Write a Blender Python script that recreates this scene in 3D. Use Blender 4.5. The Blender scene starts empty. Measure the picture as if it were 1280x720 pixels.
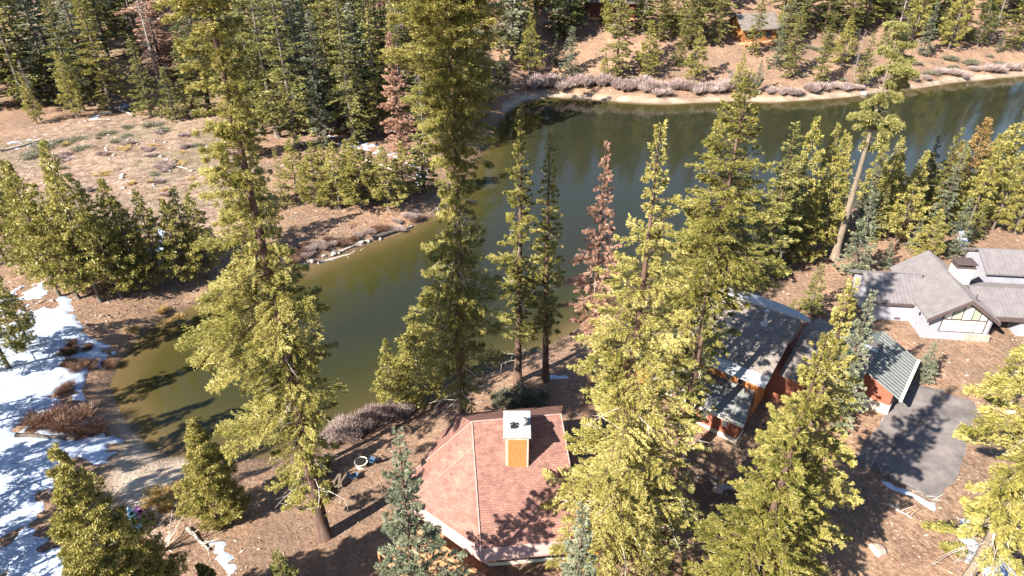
import bpy, math, random
import numpy as np
from mathutils import Vector, Matrix

C = bpy.context.scene.collection
sc = bpy.context.scene
rad = math.radians

# ------------------------------------------------------------------ camera
F_PX, PITCH, CAM_Z = 853.0, rad(31.4), 45.0
cam_d = bpy.data.cameras.new("camera")
cam_d.sensor_width = 36.0
cam_d.lens = 36.0 * F_PX / 1280.0
cam_d.clip_start = 0.5
cam_d.clip_end = 4000.0
cam = bpy.data.objects.new("camera", cam_d)
C.objects.link(cam)
cam.location = (0, 0, CAM_Z)
cam.rotation_euler = (math.pi / 2 - PITCH, 0, 0)
sc.camera = cam

# ------------------------------------------------------------------ light
SUN_EL = rad(37)
SUN_DIR = Vector((-0.77, -0.64, 0)).normalized()      # horizontal direction towards the sun
SUN_AZ = math.atan2(SUN_DIR.x, SUN_DIR.y)              # measured from +Y towards +X
world = bpy.data.worlds.new("World")
sc.world = world
world.use_nodes = True
wn = world.node_tree
bg = wn.nodes["Background"]
sky = wn.nodes.new("ShaderNodeTexSky")
sky.sky_type = 'NISHITA'
sky.sun_disc = False
sky.sun_elevation = SUN_EL
sky.sun_rotation = SUN_AZ
sky.altitude = 1500
wn.links.new(sky.outputs[0], bg.inputs[0])
bg.inputs[1].default_value = 0.065
sun_d = bpy.data.lights.new("sun", 'SUN')
sun_d.energy = 4.8
sun_d.angle = rad(0.53)
sun_d.color = (1.0, 0.93, 0.82)
sun = bpy.data.objects.new("sun", sun_d)
C.objects.link(sun)
to_sun = Vector((SUN_DIR.x * math.cos(SUN_EL), SUN_DIR.y * math.cos(SUN_EL), math.sin(SUN_EL)))
sun.rotation_euler = to_sun.to_track_quat('Z', 'Y').to_euler()
sun.location = to_sun * 200
sc.view_settings.view_transform = 'Standard'
sc.view_settings.look = 'None'
sc.view_settings.exposure = 1.75
sc.view_settings.gamma = 1.0
sc.cycles.max_bounces = 5
sc.cycles.diffuse_bounces = 2
sc.cycles.glossy_bounces = 2
sc.cycles.transmission_bounces = 2
sc.cycles.transparent_max_bounces = 4

# ------------------------------------------------------------------ numeric helpers
SI, CO = math.sin(PITCH), math.cos(PITCH)

def at(u, v, z=0.0):
    """place of a photograph pixel (1280x720) on the level z"""
    dx, dy = (u - 640) / F_PX, (v - 360) / F_PX
    Y, Z = CO - dy * SI, -SI - dy * CO
    t = (z - CAM_Z) / Z
    return (dx * t, Y * t)

def hash2(ix, iy, seed):
    ix = np.asarray(ix).astype(np.int64); iy = np.asarray(iy).astype(np.int64)
    h = (ix * 374761393 + iy * 668265263 + seed * 1442695041) & 0x7fffffff
    h = ((h ^ (h >> 13)) * 1274126177) & 0x7fffffff
    return ((h ^ (h >> 16)) & 0xffff) / 65535.0

def vnoise(x, y, s, seed=0):
    x = np.asarray(x, float) / s; y = np.asarray(y, float) / s
    ix, iy = np.floor(x), np.floor(y)
    fx, fy = x - ix, y - iy
    fx = fx * fx * (3 - 2 * fx); fy = fy * fy * (3 - 2 * fy)
    a = hash2(ix, iy, seed); b = hash2(ix + 1, iy, seed)
    c = hash2(ix, iy + 1, seed); d = hash2(ix + 1, iy + 1, seed)
    return (a * (1 - fx) + b * fx) * (1 - fy) + (c * (1 - fx) + d * fx) * fy

def fbm(x, y, s, seed=0, n=4):
    t, a, o = 0, 1.0, 0
    for k in range(n):
        o = o + a * vnoise(x, y, s / 2 ** k, seed + 17 * k); t += a; a *= .55
    return o / t

def sdf(poly, x, y):
    """signed distance to polygon, negative inside"""
    x = np.asarray(x, float); y = np.asarray(y, float)
    d = np.full(x.shape, 1e18); inside = np.zeros(x.shape, bool)
    n = len(poly)
    for i in range(n):
        ax, ay = poly[i]; bx, by = poly[(i + 1) % n]
        ex, ey = bx - ax, by - ay
        t = np.clip(((x - ax) * ex + (y - ay) * ey) / (ex * ex + ey * ey + 1e-9), 0, 1)
        d = np.minimum(d, (x - ax - t * ex) ** 2 + (y - ay - t * ey) ** 2)
        if abs(ey) > 1e-9:
            c = ((ay > y) != (by > y)) & (x < (bx - ax) * (y - ay) / ey + ax)
            inside ^= c
    d = np.sqrt(d)
    return np.where(inside, -d, d)

def sstep(a, b, x):
    t = np.clip((x - a) / (b - a), 0, 1)
    return t * t * (3 - 2 * t)

# shoreline traced on the water level
LAKE = [at(*p) for p in [(137, 482), (148, 455), (170, 428), (200, 402), (240, 382), (290, 368), (350, 346), (392, 330), (430, 316),
                         (475, 301), (512, 288), (560, 258), (590, 215), (612, 172), (632, 142), (655, 127), (690, 121), (740, 124),
                         (790, 128), (830, 130), (880, 128), (925, 126), (970, 128), (1020, 124), (1065, 121), (1110, 114),
                         (1150, 110), (1200, 102), (1280, 95), (1420, 84), (1560, 74)]]
LAKE += [(330, 165), (250, 130), at(1420, 190), at(1330, 208), at(1280, 215), at(1210, 224), at(1130, 240), at(1060, 262), at(990, 286),
         at(930, 312), at(880, 334), at(830, 356), at(780, 378), at(735, 402), at(700, 424), at(660, 445), at(600, 470), at(550, 495),
         at(500, 518), at(450, 541), at(400, 560), at(340, 572), at(290, 574), at(250, 570), at(215, 572), at(190, 562), at(165, 540), at(150, 515)]
FAR_LAND = [at(*p) for p in [(640, 131), (690, 119), (790, 126), (925, 124), (1065, 119), (1150, 108), (1280, 93), (1560, 72)]]
FLX = np.array([p[0] for p in FAR_LAND]); FLY = np.array([p[1] for p in FAR_LAND])

def H(x, y):
    x = np.asarray(x, float); y = np.asarray(y, float)
    d = sdf(LAKE, x, y)
    wob = (fbm(x, y, 9, 5) - .5) * 1.6 * sstep(0, 4, np.abs(d) + 1)
    d2 = d + wob
    z = np.where(d2 < 0, -2.5 * (1 - np.exp(d2 / 6)), 2.5 * (1 - np.exp(-np.maximum(d2, 0) / 5)))
    far = np.interp(x, FLX, FLY)
    hill_r = np.maximum(y - far - 5, 0)
    hr = .30 * hill_r
    y0l = 150 - .06 * x
    hl = .13 * np.maximum(y - y0l, 0) + .0006 * np.maximum(y - y0l, 0) ** 2
    w = sstep(-30, 15, x)
    hh = w * hr + (1 - w) * hl
    hh = 95 * (1 - np.exp(-hh / 95))
    z = z + hh * sstep(0, 8, d2)
    bump = (fbm(x, y, 30, 9) - .5) * 3.0 * sstep(6, 40, d2) * sstep(60, 130, np.hypot(x - 10, y - 40))
    bump = bump + (fbm(x, y, 6, 12) - .5) * .35 * sstep(0, 5, d2)
    dip = 2.7 * np.exp(-((x - 17.4) ** 2 + (y - 39.8) ** 2) / 34.0) * sstep(2, 9, d2)
    return z + bump - dip

def hz(x, y):
    return float(H(np.array([x]), np.array([y]))[0])

def ground(u, v):
    dx, dy = (u - 640) / F_PX, (v - 360) / F_PX
    Y, Z = CO - dy * SI, -SI - dy * CO
    ts = np.linspace(15, 520, 2500)
    zs = CAM_Z + Z * ts
    g = H(dx * ts, Y * ts)
    k = np.argmax(zs < np.maximum(g, 0))
    t = ts[k]
    return dx * t, Y * t, float(g[k])

def depth_of(x, y, z):
    return y * CO + (CAM_Z - z) * SI

def height_to(x, y, v):
    """height above z=0 whose projection has photograph row v over (x, y)"""
    k = (v - 360) / F_PX
    # k = ((CAM_Z-z)*CO - y*SI)/(y*CO+(CAM_Z-z)*SI)
    q = y * (k * CO + SI) / (CO - k * SI)
    return CAM_Z - q

# ------------------------------------------------------------------ materials
def new_mat(name, rough=.8, spec=.25):
    m = bpy.data.materials.new(name); m.use_nodes = True
    b = m.node_tree.nodes["Principled BSDF"]
    b.inputs["Roughness"].default_value = rough
    b.inputs["Specular IOR Level"].default_value = spec
    return m, m.node_tree, b

def col4(c): return (c[0], c[1], c[2], 1)

def ramp(nt, stops):
    r = nt.nodes.new("ShaderNodeValToRGB")
    e = r.color_ramp.elements
    while len(e) < len(stops): e.new(.5)
    for k, (p, c) in enumerate(stops):
        e[k].position = p; e[k].color = col4(c)
    return r

def noise_node(nt, scale, detail=4, rough=.6, obj=True, vec=None):
    n = nt.nodes.new("ShaderNodeTexNoise")
    n.inputs["Scale"].default_value = scale
    n.inputs["Detail"].default_value = detail
    n.inputs["Roughness"].default_value = rough
    if vec is None:
        tc = nt.nodes.new("ShaderNodeTexCoord"); vec = tc.outputs["Object"]
    nt.links.new(vec, n.inputs["Vector"])
    return n

def mat_noise(name, c1, c2, scale=3, rough=.8, spec=.25, bump=.3, bscale=None, stretch=None, metallic=0):
    m, nt, b = new_mat(name, rough, spec)
    vec = None
    if stretch:
        tc = nt.nodes.new("ShaderNodeTexCoord"); mp = nt.nodes.new("ShaderNodeMapping")
        mp.inputs["Scale"].default_value = stretch
        nt.links.new(tc.outputs["Object"], mp.inputs[0]); vec = mp.outputs[0]
    n = noise_node(nt, scale, vec=vec)
    r = ramp(nt, [(.3, c1), (.7, c2)])
    nt.links.new(n.outputs["Fac"], r.inputs[0]); nt.links.new(r.outputs[0], b.inputs["Base Color"])
    b.inputs["Metallic"].default_value = metallic
    if bump:
        n2 = noise_node(nt, bscale or scale * 4, vec=vec)
        bp = nt.nodes.new("ShaderNodeBump"); bp.inputs["Strength"].default_value = bump; bp.inputs["Distance"].default_value = .05
        nt.links.new(n2.outputs["Fac"], bp.inputs["Height"]); nt.links.new(bp.outputs[0], b.inputs["Normal"])
    return m

def mat_leaf(name, dark, mid, light, trans=.22, rough=.42):
    m, nt, b = new_mat(name, rough, .35)
    a = nt.nodes.new("ShaderNodeAttribute"); a.attribute_name = "tint"
    oi = nt.nodes.new("ShaderNodeObjectInfo")
    ma = nt.nodes.new("ShaderNodeMath"); ma.operation = 'MULTIPLY_ADD'
    ma.inputs[1].default_value = .28; 
    sub = nt.nodes.new("ShaderNodeMath"); sub.operation = 'SUBTRACT'; sub.inputs[1].default_value = .14
    nt.links.new(a.outputs["Fac"], sub.inputs[0])
    nt.links.new(oi.outputs["Random"], ma.inputs[0]); nt.links.new(sub.outputs[0], ma.inputs[2])
    r = ramp(nt, [(0, dark), (.5, mid), (1, light)])
    nt.links.new(ma.outputs[0], r.inputs[0]); nt.links.new(r.outputs[0], b.inputs["Base Color"])
    tr = nt.nodes.new("ShaderNodeBsdfTranslucent")
    nt.links.new(r.outputs[0], tr.inputs[0])
    mx = nt.nodes.new("ShaderNodeMixShader"); mx.inputs[0].default_value = trans
    out = nt.nodes["Material Output"]
    nt.links.new(b.outputs[0], mx.inputs[1]); nt.links.new(tr.outputs[0], mx.inputs[2]); nt.links.new(mx.outputs[0], out.inputs[0])
    return m

NEED = {
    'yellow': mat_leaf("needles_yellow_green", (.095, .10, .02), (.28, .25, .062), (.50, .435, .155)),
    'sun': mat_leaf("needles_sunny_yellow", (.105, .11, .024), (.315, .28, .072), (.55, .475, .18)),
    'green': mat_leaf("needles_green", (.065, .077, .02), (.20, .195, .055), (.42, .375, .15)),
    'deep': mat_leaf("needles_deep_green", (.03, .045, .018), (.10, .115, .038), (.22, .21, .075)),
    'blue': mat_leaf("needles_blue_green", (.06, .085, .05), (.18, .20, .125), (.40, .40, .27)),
    'rust': mat_leaf("needles_rust", (.24, .12, .08), (.46, .27, .19), (.66, .46, .36), .2),
    'ginger': mat_leaf("needles_half_dead", (.12, .09, .03), (.30, .20, .07), (.45, .28, .12), .2),
    'willow': mat_leaf("willow_twigs", (.18, .12, .11), (.38, .29, .27), (.58, .47, .43), .1),
    'redtwig': mat_leaf("red_brown_twigs", (.08, .04, .028), (.20, .11, .075), (.36, .22, .15), .1),
    'straw': mat_leaf("dry_straw", (.28, .18, .06), (.50, .35, .13), (.68, .52, .25), .2),
    'sage': mat_leaf("sage_leaves", (.08, .085, .05), (.17, .17, .11), (.29, .28, .20), .15),
}
M_BARK_RED = mat_noise("red_brown_bark", (.07, .042, .032), (.17, .11, .085), 2.5, .95, .1, .8, 9, (1, 1, .25))
M_BARK_GREY = mat_noise("grey_bark", (.075, .062, .052), (.19, .16, .135), 2.5, .95, .1, .8, 9, (1, 1, .25))
M_BARK_PALE = mat_noise("sunbleached_bark", (.13, .10, .075), (.25, .20, .15), 2.5, .95, .1, .8, 9, (1, 1, .3))
M_DEAD = mat_noise("bleached_dead_wood", (.34, .29, .25), (.58, .52, .46), 4, .9, .1, .4, 12)

# ------------------------------------------------------------------ mesh builders
class MB:
    def __init__(s): s.v = []; s.f = []
    def quad(s, *p):
        n = len(s.v); s.v += [tuple(q) for q in p]; s.f.append(tuple(range(n, n + len(p))))
    def box(s, lo, hi, fr=None):
        x0, y0, z0 = lo; x1, y1, z1 = hi
        P = [(x0, y0, z0), (x1, y0, z0), (x1, y1, z0), (x0, y1, z0), (x0, y0, z1), (x1, y0, z1), (x1, y1, z1), (x0, y1, z1)]
        if fr: P = [fr(*p) for p in P]
        n = len(s.v); s.v += P
        s.f += [tuple(n + i for i in q) for q in ((0, 3, 2, 1), (4, 5, 6, 7), (0, 1, 5, 4), (1, 2, 6, 5), (2, 3, 7, 6), (3, 0, 4, 7))]
    def slab(s, pts, t):
        """flat polygon pts with thickness t hanging below it"""
        n = len(s.v); k = len(pts)
        s.v += [tuple(p) for p in pts] + [(p[0], p[1], p[2] - t) for p in pts]
        s.f.append(tuple(range(n, n + k))); s.f.append(tuple(range(n + 2 * k - 1, n + k - 1, -1)))
        for i in range(k):
            j = (i + 1) % k
            s.f.append((n + i, n + k + i, n + k + j, n + j))
    def prism(s, pts, z0, z1):
        s.slab([(p[0], p[1], z1) for p in pts], z1 - z0)
    def tube(s, p0, p1, r0, r1, n=6, caps=True):
        s.path([p0, p1], [r0, r1], n, caps)
    def path(s, pts, rs, n=6, caps=True):
        pts = [Vector(p) for p in pts]
        base = len(s.v)
        for i, p in enumerate(pts):
            d = (pts[min(i + 1, len(pts) - 1)] - pts[max(i - 1, 0)]).normalized()
            up = Vector((0, 0, 1)) if abs(d.z) < .9 else Vector((1, 0, 0))
            a = d.cross(up).normalized(); b = d.cross(a)
            for k in range(n):
                an = 2 * math.pi * k / n
                s.v.append(tuple(p + (a * math.cos(an) + b * math.sin(an)) * rs[i]))
        for i in range(len(pts) - 1):
            for k in range(n):
                k2 = (k + 1) % n
                s.f.append((base + i * n + k, base + i * n + k2, base + (i + 1) * n + k2, base + (i + 1) * n + k))
        if caps:
            s.f.append(tuple(base + k for k in range(n)))
            s.f.append(tuple(base + (len(pts) - 1) * n + n - 1 - k for k in range(n)))
    def mesh(s, name, mat, smooth=False):
        me = bpy.data.meshes.new(name)
        me.from_pydata(s.v, [], s.f)
        me.materials.append(mat)
        if smooth:
            me.polygons.foreach_set("use_smooth", [True] * len(me.polygons))
        me.update()
        return me
    def build(s, name, mat, parent=None, smooth=False):
        return link(name, s.mesh(name, mat, smooth), parent)

def link(name, me, parent=None):
    o = bpy.data.objects.new(name, me); C.objects.link(o)
    if parent: o.parent = parent
    return o

def np_mesh(name, verts, nper, mat, tint=None, smooth=False):
    """verts (N*nper,3): N separate polygons of nper corners each"""
    me = bpy.data.meshes.new(name)
    n = len(verts); nf = n // nper
    me.vertices.add(n); me.vertices.foreach_set("co", np.asarray(verts, np.float32).ravel())
    me.loops.add(n); me.loops.foreach_set("vertex_index", np.arange(n, dtype=np.int32))
    me.polygons.add(nf)
    me.polygons.foreach_set("loop_start", np.arange(0, n, nper, dtype=np.int32))
    me.polygons.foreach_set("loop_total", np.full(nf, nper, np.int32))
    me.materials.append(mat)
    if tint is not None:
        a = me.attributes.new("tint", 'FLOAT', 'FACE'); a.data.foreach_set("value", np.asarray(tint, np.float32))
    me.update(calc_edges=True)
    return me

def grid_mesh(name, X, Y, Z, mat, keep=None, attrs=None, smooth=True):
    ny, nx = X.shape
    idx = np.arange(ny * nx).reshape(ny, nx)
    q = np.stack([idx[:-1, :-1], idx[:-1, 1:], idx[1:, 1:], idx[1:, :-1]], -1).reshape(-1, 4)
    if keep is not None: q = q[keep.reshape(-1)]
    used = np.unique(q); remap = np.full(ny * nx, -1); remap[used] = np.arange(len(used)); q = remap[q]
    V = np.stack([X, Y, Z], -1).reshape(-1, 3)[used]
    me = bpy.data.meshes.new(name)
    me.vertices.add(len(V)); me.vertices.foreach_set("co", V.astype(np.float32).ravel())
    me.loops.add(q.size); me.loops.foreach_set("vertex_index", q.astype(np.int32).ravel())
    me.polygons.add(len(q))
    me.polygons.foreach_set("loop_start", np.arange(0, q.size, 4, dtype=np.int32))
    me.polygons.foreach_set("loop_total", np.full(len(q), 4, np.int32))
    if smooth: me.polygons.foreach_set("use_smooth", np.ones(len(q), bool))
    for k, a in (attrs or {}).items():
        at_ = me.attributes.new(k, 'FLOAT', 'POINT'); at_.data.foreach_set("value", a.reshape(-1)[used].astype(np.float32))
    me.materials.append(mat); me.update(calc_edges=True)
    return me

def tag(o, label=None, cat=None, group=None, kind=None):
    if label: o['label'] = label
    if cat: o['category'] = cat
    if group: o['group'] = group
    if kind: o['kind'] = kind
    return o

def empty(name, loc=(0, 0, 0), rz=0, **kw):
    o = bpy.data.objects.new(name, None); C.objects.link(o)
    o.empty_display_size = .5
    o.location = loc; o.rotation_euler = (0, 0, rz)
    return tag(o, **kw)

# ------------------------------------------------------------------ the ground
def poly_px(pts, z=1.8): return [at(u, v, z) for u, v in pts]

DRIVE = poly_px([(1108, 452), (1152, 478), (1222, 500), (1229, 512), (1208, 585), (1183, 622), (1170, 628), (1100, 597), (1062, 578), (1092, 535), (1118, 500)], 2.5)
MUD = poly_px([(140, 485), (165, 530), (190, 556), (250, 560), (262, 600), (240, 640), (200, 650), (175, 665), (150, 640), (145, 600), (150, 570), (160, 555)], .8)
SNOW = {
    'west': (poly_px([(-260, 760), (-200, 370), (0, 372), (45, 352), (75, 352), (88, 380), (112, 400), (150, 428), (158, 448), (134, 485), (158, 528), (160, 560), (132, 590), (120, 640), (110, 700), (90, 790), (-260, 790)], 1.5), 2.5, .66),
    'north': (poly_px([(372, 158), (440, 166), (515, 190), (545, 215), (520, 240), (500, 205), (400, 178)], 2.5), 2.0, .27),
    'grove': (poly_px([(180, 270), (215, 285), (212, 330), (190, 325)], 2.5), 1.5, .3),
    'path': (poly_px([(0, 178), (75, 158), (170, 118), (170, 128), (80, 170), (0, 195)], 2.5), 1.5, .18),
    'landing': (poly_px([(255, 650), (275, 655), (305, 690), (300, 740), (240, 700)], 2.5), 1.2, .25),
    'verge': (poly_px([(1068, 572), (1100, 592), (1180, 626), (1172, 642), (1110, 612), (1066, 582)], 2.5), .8, .42),
    'corner': (poly_px([(1190, 640), (1215, 640), (1245, 690), (1300, 720), (1280, 760), (1200, 700)], 2.5), 1.2, .40),
    'clearing': (poly_px([(1190, 275), (1225, 280), (1228, 300), (1195, 318)], 2.5), 1.2, .38),
    'bank': (poly_px([(675, 455), (715, 458), (720, 470), (680, 472)], 2.5), .8, .34),
    'hill': (poly_px([(815, 95), (845, 80), (850, 90), (825, 110)], 8), 1.5, .3),
}
xs = np.concatenate([np.linspace(-620, -150, 48)[:-1], np.arange(-150, -75, 1.5), np.arange(-75, 90, .6), np.arange(90, 175, 1.5), np.linspace(176, 760, 60)])
ys = np.concatenate([np.linspace(-120, 12, 24)[:-1], np.arange(12, 100, .6), np.arange(100, 240, 1.2), np.linspace(242, 1100, 90)])
GX, GY = np.meshgrid(xs, ys)
GZ = H(GX, GY)
dL = sdf(LAKE, GX, GY)
drive_d = sdf(DRIVE, GX, GY)
BASE_Z = 2.5
flat = 1 - sstep(1.0, 5.0, drive_d)
GZ = GZ * (1 - flat) + BASE_Z * .96 * flat
red = fbm(GX, GY, 14, 31)
sage_m = sstep(.5, .62, fbm(GX, GY, 7, 44)) * (1 - sstep(-40, -10, GX)) * sstep(60, 75, GY)
lawn = sstep(0, 1, 1 - sdf(poly_px([(1180, 470), (1100, 420), (1280, 420), (1400, 560), (1250, 560)]), GX, GY) / 4)
shore = 1 - sstep(.2, 2.4, dL + (fbm(GX, GY, 5, 61) - .5) * 3)
mud = np.maximum(1 - sstep(-1.0, 1.5, sdf(MUD, GX, GY)), .75 * shore * (GX > -2) * (GY > 110))
meadow = 1 - sstep(-6, 4, sdf(poly_px([(20, 150), (300, 130), (320, 250), (280, 300), (60, 300), (-60, 240)], 3), GX, GY))

mg, nt, b = new_mat("forest_floor", .95, .1)
geo = nt.nodes.new("ShaderNodeTexCoord")
n1 = noise_node(nt, .22, 5, .62, vec=geo.outputs["Object"])
n2 = noise_node(nt, 2.6, 6, .72, vec=geo.outputs["Object"])
n3 = noise_node(nt, .9, 5, .7, vec=geo.outputs["Object"])
def attr(nt, n):
    a = nt.nodes.new("ShaderNodeAttribute"); a.attribute_name = n; return a.outputs["Fac"]
def mix(nt, fac, a, b_):
    m = nt.nodes.new("ShaderNodeMix"); m.data_type = 'RGBA'
    for sock, val in ((m.inputs[0], fac), (m.inputs[6], a), (m.inputs[7], b_)):
        if isinstance(val, (int, float)): sock.default_value = val
        elif isinstance(val, tuple): sock.default_value = col4(val)
        else: nt.links.new(val, sock)
    return m.outputs[2]
def math_(nt, op, a, b_=None, c=None, clamp=False):
    m = nt.nodes.new("ShaderNodeMath"); m.operation = op; m.use_clamp = clamp
    for i, val in enumerate((a, b_, c)):
        if val is None: continue
        if isinstance(val, (int, float)): m.inputs[i].default_value = val
        else: nt.links.new(val, m.inputs[i])
    return m.outputs[0]
r1 = ramp(nt, [(.30, (.12, .075, .05)), (.45, (.235, .14, .09)), (.58, (.39, .225, .135)), (.75, (.49, .33, .215))])
nt.links.new(n1.outputs["Fac"], r1.inputs[0])
r2 = ramp(nt, [(.36, (.06, .042, .034)), (.46, (.24, .155, .11)), (.58, (.38, .26, .18)), (.70, (.62, .49, .37))])
nt.links.new(n2.outputs["Fac"], r2.inputs[0])
base = mix(nt, .55, r1.outputs[0], r2.outputs[0])
n4 = noise_node(nt, .075, 5, .7, vec=geo.outputs["Object"])
r5 = ramp(nt, [(.42, (0, 0, 0)), (.60, (1, 1, 1))]); nt.links.new(n4.outputs["Fac"], r5.inputs[0])
base = mix(nt, math_(nt, 'MULTIPLY', r5.outputs[0], .5), base, mix(nt, n3.outputs["Fac"], (.09, .062, .045), (.27, .19, .14)))
# dry meadow: pale grey pink grass and brush
r3 = ramp(nt, [(.34, (.075, .055, .04)), (.47, (.22, .16, .12)), (.58, (.36, .27, .21)), (.72, (.54, .44, .36))])
nt.links.new(n3.outputs["Fac"], r3.inputs[0])
base = mix(nt, math_(nt, 'MULTIPLY', attr(nt, "meadow"), .65), base, r3.outputs[0])
sg = math_(nt, 'MULTIPLY', attr(nt, "sage"), math_(nt, 'SUBTRACT', math_(nt, 'MULTIPLY', n2.outputs["Fac"], 3.0), 1.0, clamp=True))
base = mix(nt, math_(nt, 'MULTIPLY', sg, .6), base, (.17, .17, .10))
# sand and mud by the water
r4 = ramp(nt, [(.35, (.34, .26, .19)), (.6, (.55, .46, .37)), (.75, (.66, .58, .48))])
nt.links.new(n1.outputs["Fac"], r4.inputs[0])
base = mix(nt, attr(nt, "mud"), base, r4.outputs[0])
# wet edge darkens with how low the ground lies
wet = attr(nt, "wet")
base = mix(nt, math_(nt, 'MULTIPLY', wet, .65), base, (.10, .075, .05))
nt.links.new(base, b.inputs["Base Color"])
bp = nt.nodes.new("ShaderNodeBump"); bp.inputs["Strength"].default_value = .9; bp.inputs["Distance"].default_value = .25
nt.links.new(math_(nt, 'ADD', n2.outputs["Fac"], math_(nt, 'MULTIPLY', n3.outputs["Fac"], .6)), bp.inputs["Height"])
nt.links.new(bp.outputs[0], b.inputs["Normal"])
wetv = 1 - sstep(.05, .45, GZ)
tag(link("ground", grid_mesh("ground", GX, GY, GZ, mg, attrs={'mud': mud, 'sage': sage_m, 'meadow': meadow, 'wet': wetv})), kind='structure')

def gz(x, y):
    z = H(np.atleast_1d(x), np.atleast_1d(y)); d = sdf(DRIVE, np.atleast_1d(x), np.atleast_1d(y))
    f = 1 - sstep(1.0, 5.0, d)
    return z * (1 - f) + BASE_Z * .96 * f

# water
mw, nt, b = new_mat("lake_water", .045, .5)
b.inputs["IOR"].default_value = 1.33
dp = attr(nt, "depth")
nn = noise_node(nt, .06, 3)
rw = ramp(nt, [(0, (.11, .078, .035)), (.2, (.055, .047, .015)), (.6, (.030, .031, .010)), (1, (.022, .024, .014))])
nt.links.new(math_(nt, 'ADD', dp, math_(nt, 'MULTIPLY', math_(nt, 'SUBTRACT', nn.outputs["Fac"], .5), .35)), rw.inputs[0])
nt.links.new(rw.outputs[0], b.inputs["Base Color"])
tc = nt.nodes.new("ShaderNodeTexCoord"); mp = nt.nodes.new("ShaderNodeMapping"); mp.inputs["Scale"].default_value = (1, .55, 1)
nt.links.new(tc.outputs["Object"], mp.inputs[0])
wv = noise_node(nt, 1.6, 3, .5, vec=mp.outputs[0])
bp = nt.nodes.new("ShaderNodeBump"); bp.inputs["Strength"].default_value = .12; bp.inputs["Distance"].default_value = .10
nt.links.new(wv.outputs["Fac"], bp.inputs["Height"]); nt.links.new(bp.outputs[0], b.inputs["Normal"])
WX, WY = np.meshgrid(np.arange(-60, 420, 1.5), np.arange(22, 200, 1.5))
wd = sdf(LAKE, WX, WY)
west = 1 - sstep(-30, 5, WX)
depth = np.clip(-wd / (9 + 9 * west), 0, 1)
kp = (wd[:-1, :-1] < 6)
tag(link("lake_water", grid_mesh("lake_water", WX, WY, np.zeros_like(WX), mw, keep=kp, attrs={'depth': depth})), kind='structure')

# driveway
md, nt, b = new_mat("worn_asphalt", .9, .2)
na = noise_node(nt, .5, 5, .65); nb_ = noise_node(nt, 14, 3, .7)
ra = ramp(nt, [(.35, (.10, .09, .088)), (.65, (.22, .19, .18))])
nt.links.new(na.outputs["Fac"], ra.inputs[0])
rb = ramp(nt, [(.60, (0, 0, 0)), (.72, (1, 1, 1))]); nt.links.new(nb_.outputs["Fac"], rb.inputs[0])
nt.links.new(mix(nt, math_(nt, 'MULTIPLY', rb.outputs[0], .5), ra.outputs[0], (.34, .24, .17)), b.inputs["Base Color"])
DX, DY = np.meshgrid(np.arange(20, 52, .35), np.arange(30, 60, .35))
dd = sdf(DRIVE, DX, DY) + (fbm(DX, DY, 1.6, 3) - .5) * 1.3
tag(link("driveway", grid_mesh("driveway", DX, DY, gz(DX.ravel(), DY.ravel()).reshape(DX.shape) + .05 - .12 * sstep(-.35, 0, dd), md, keep=dd[:-1, :-1] < 0)), kind='structure')

# snow: a real sheet that dips under the ground where it has melted
msn = mat_noise("old_snow", (.27, .32, .43), (.56, .63, .75), .9, .7, .3, .5, 6)
SX, SY, SZ = [], [], []
for key, (pl, soft, amt) in SNOW.items():
    P = np.array(pl); lo = P.min(0) - 2; hi = P.max(0) + 2
    lo = np.maximum(lo, [-110, 8])
    st = .22 if key != 'north' else .4
    X, Y = np.meshgrid(np.arange(lo[0], hi[0], st), np.arange(lo[1], hi[1], st))
    d = sdf(pl, X, Y)
    m = 1 - sstep(-soft, soft, d)
    n = .48 * fbm(X, Y, 5, 71) + .32 * fbm(X, Y, 1.3, 83, 3) + .20 * vnoise(X, Y, .6, 87)
    cover = m * (.30 + amt) - n * .95 - .22 * (1 - m) - (.10 if key != 'west' else .0)
    if key == 'west':
        cover -= .55 * sstep(.44, .58, fbm(X, Y, 5, 91)) * sstep(-12, -1, d) + .30 * sstep(.5, .62, fbm(X, Y, 2.0, 95))
    lk = sdf(LAKE, X, Y)
    h = np.clip(cover * .9, -.12, .14)
    h = np.where(lk < .8, -.2, h)
    z = gz(X.ravel(), Y.ravel()).reshape(X.shape) + h + .01
    cell = np.maximum.reduce([h[:-1, :-1], h[1:, :-1], h[:-1, 1:], h[1:, 1:]])
    if (cell > 0).any():
        me = grid_mesh("snow", X, Y, z, msn, keep=cell > -.03)
        tag(link("snow", me), kind='stuff', group='patches of old snow')

# ------------------------------------------------------------------ trees
def unit(v): return v / (np.linalg.norm(v, axis=-1, keepdims=True) + 1e-9)

def blades(base, direc, ln, wd_, rng, roll=None):
    """N rhombic sprays: base (N,3), direction (N,3), length (N), width (N)"""
    n = len(base)
    up = np.tile([0, 0, 1.0], (n, 1))
    side = unit(np.cross(direc, up) + rng.normal(0, .05, (n, 3)))
    nor = unit(np.cross(side, direc))
    ro = rng.normal(0, .65, n) if roll is None else roll
    s2 = side * np.cos(ro)[:, None] + nor * np.sin(ro)[:, None]
    L = ln[:, None]; W = wd_[:, None]
    v = np.stack([base, base + direc * L * .5 + s2 * W * .5, base + direc * L - up * L * .08, base + direc * L * .5 - s2 * W * .5], 1)
    return v.reshape(-1, 3)

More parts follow.
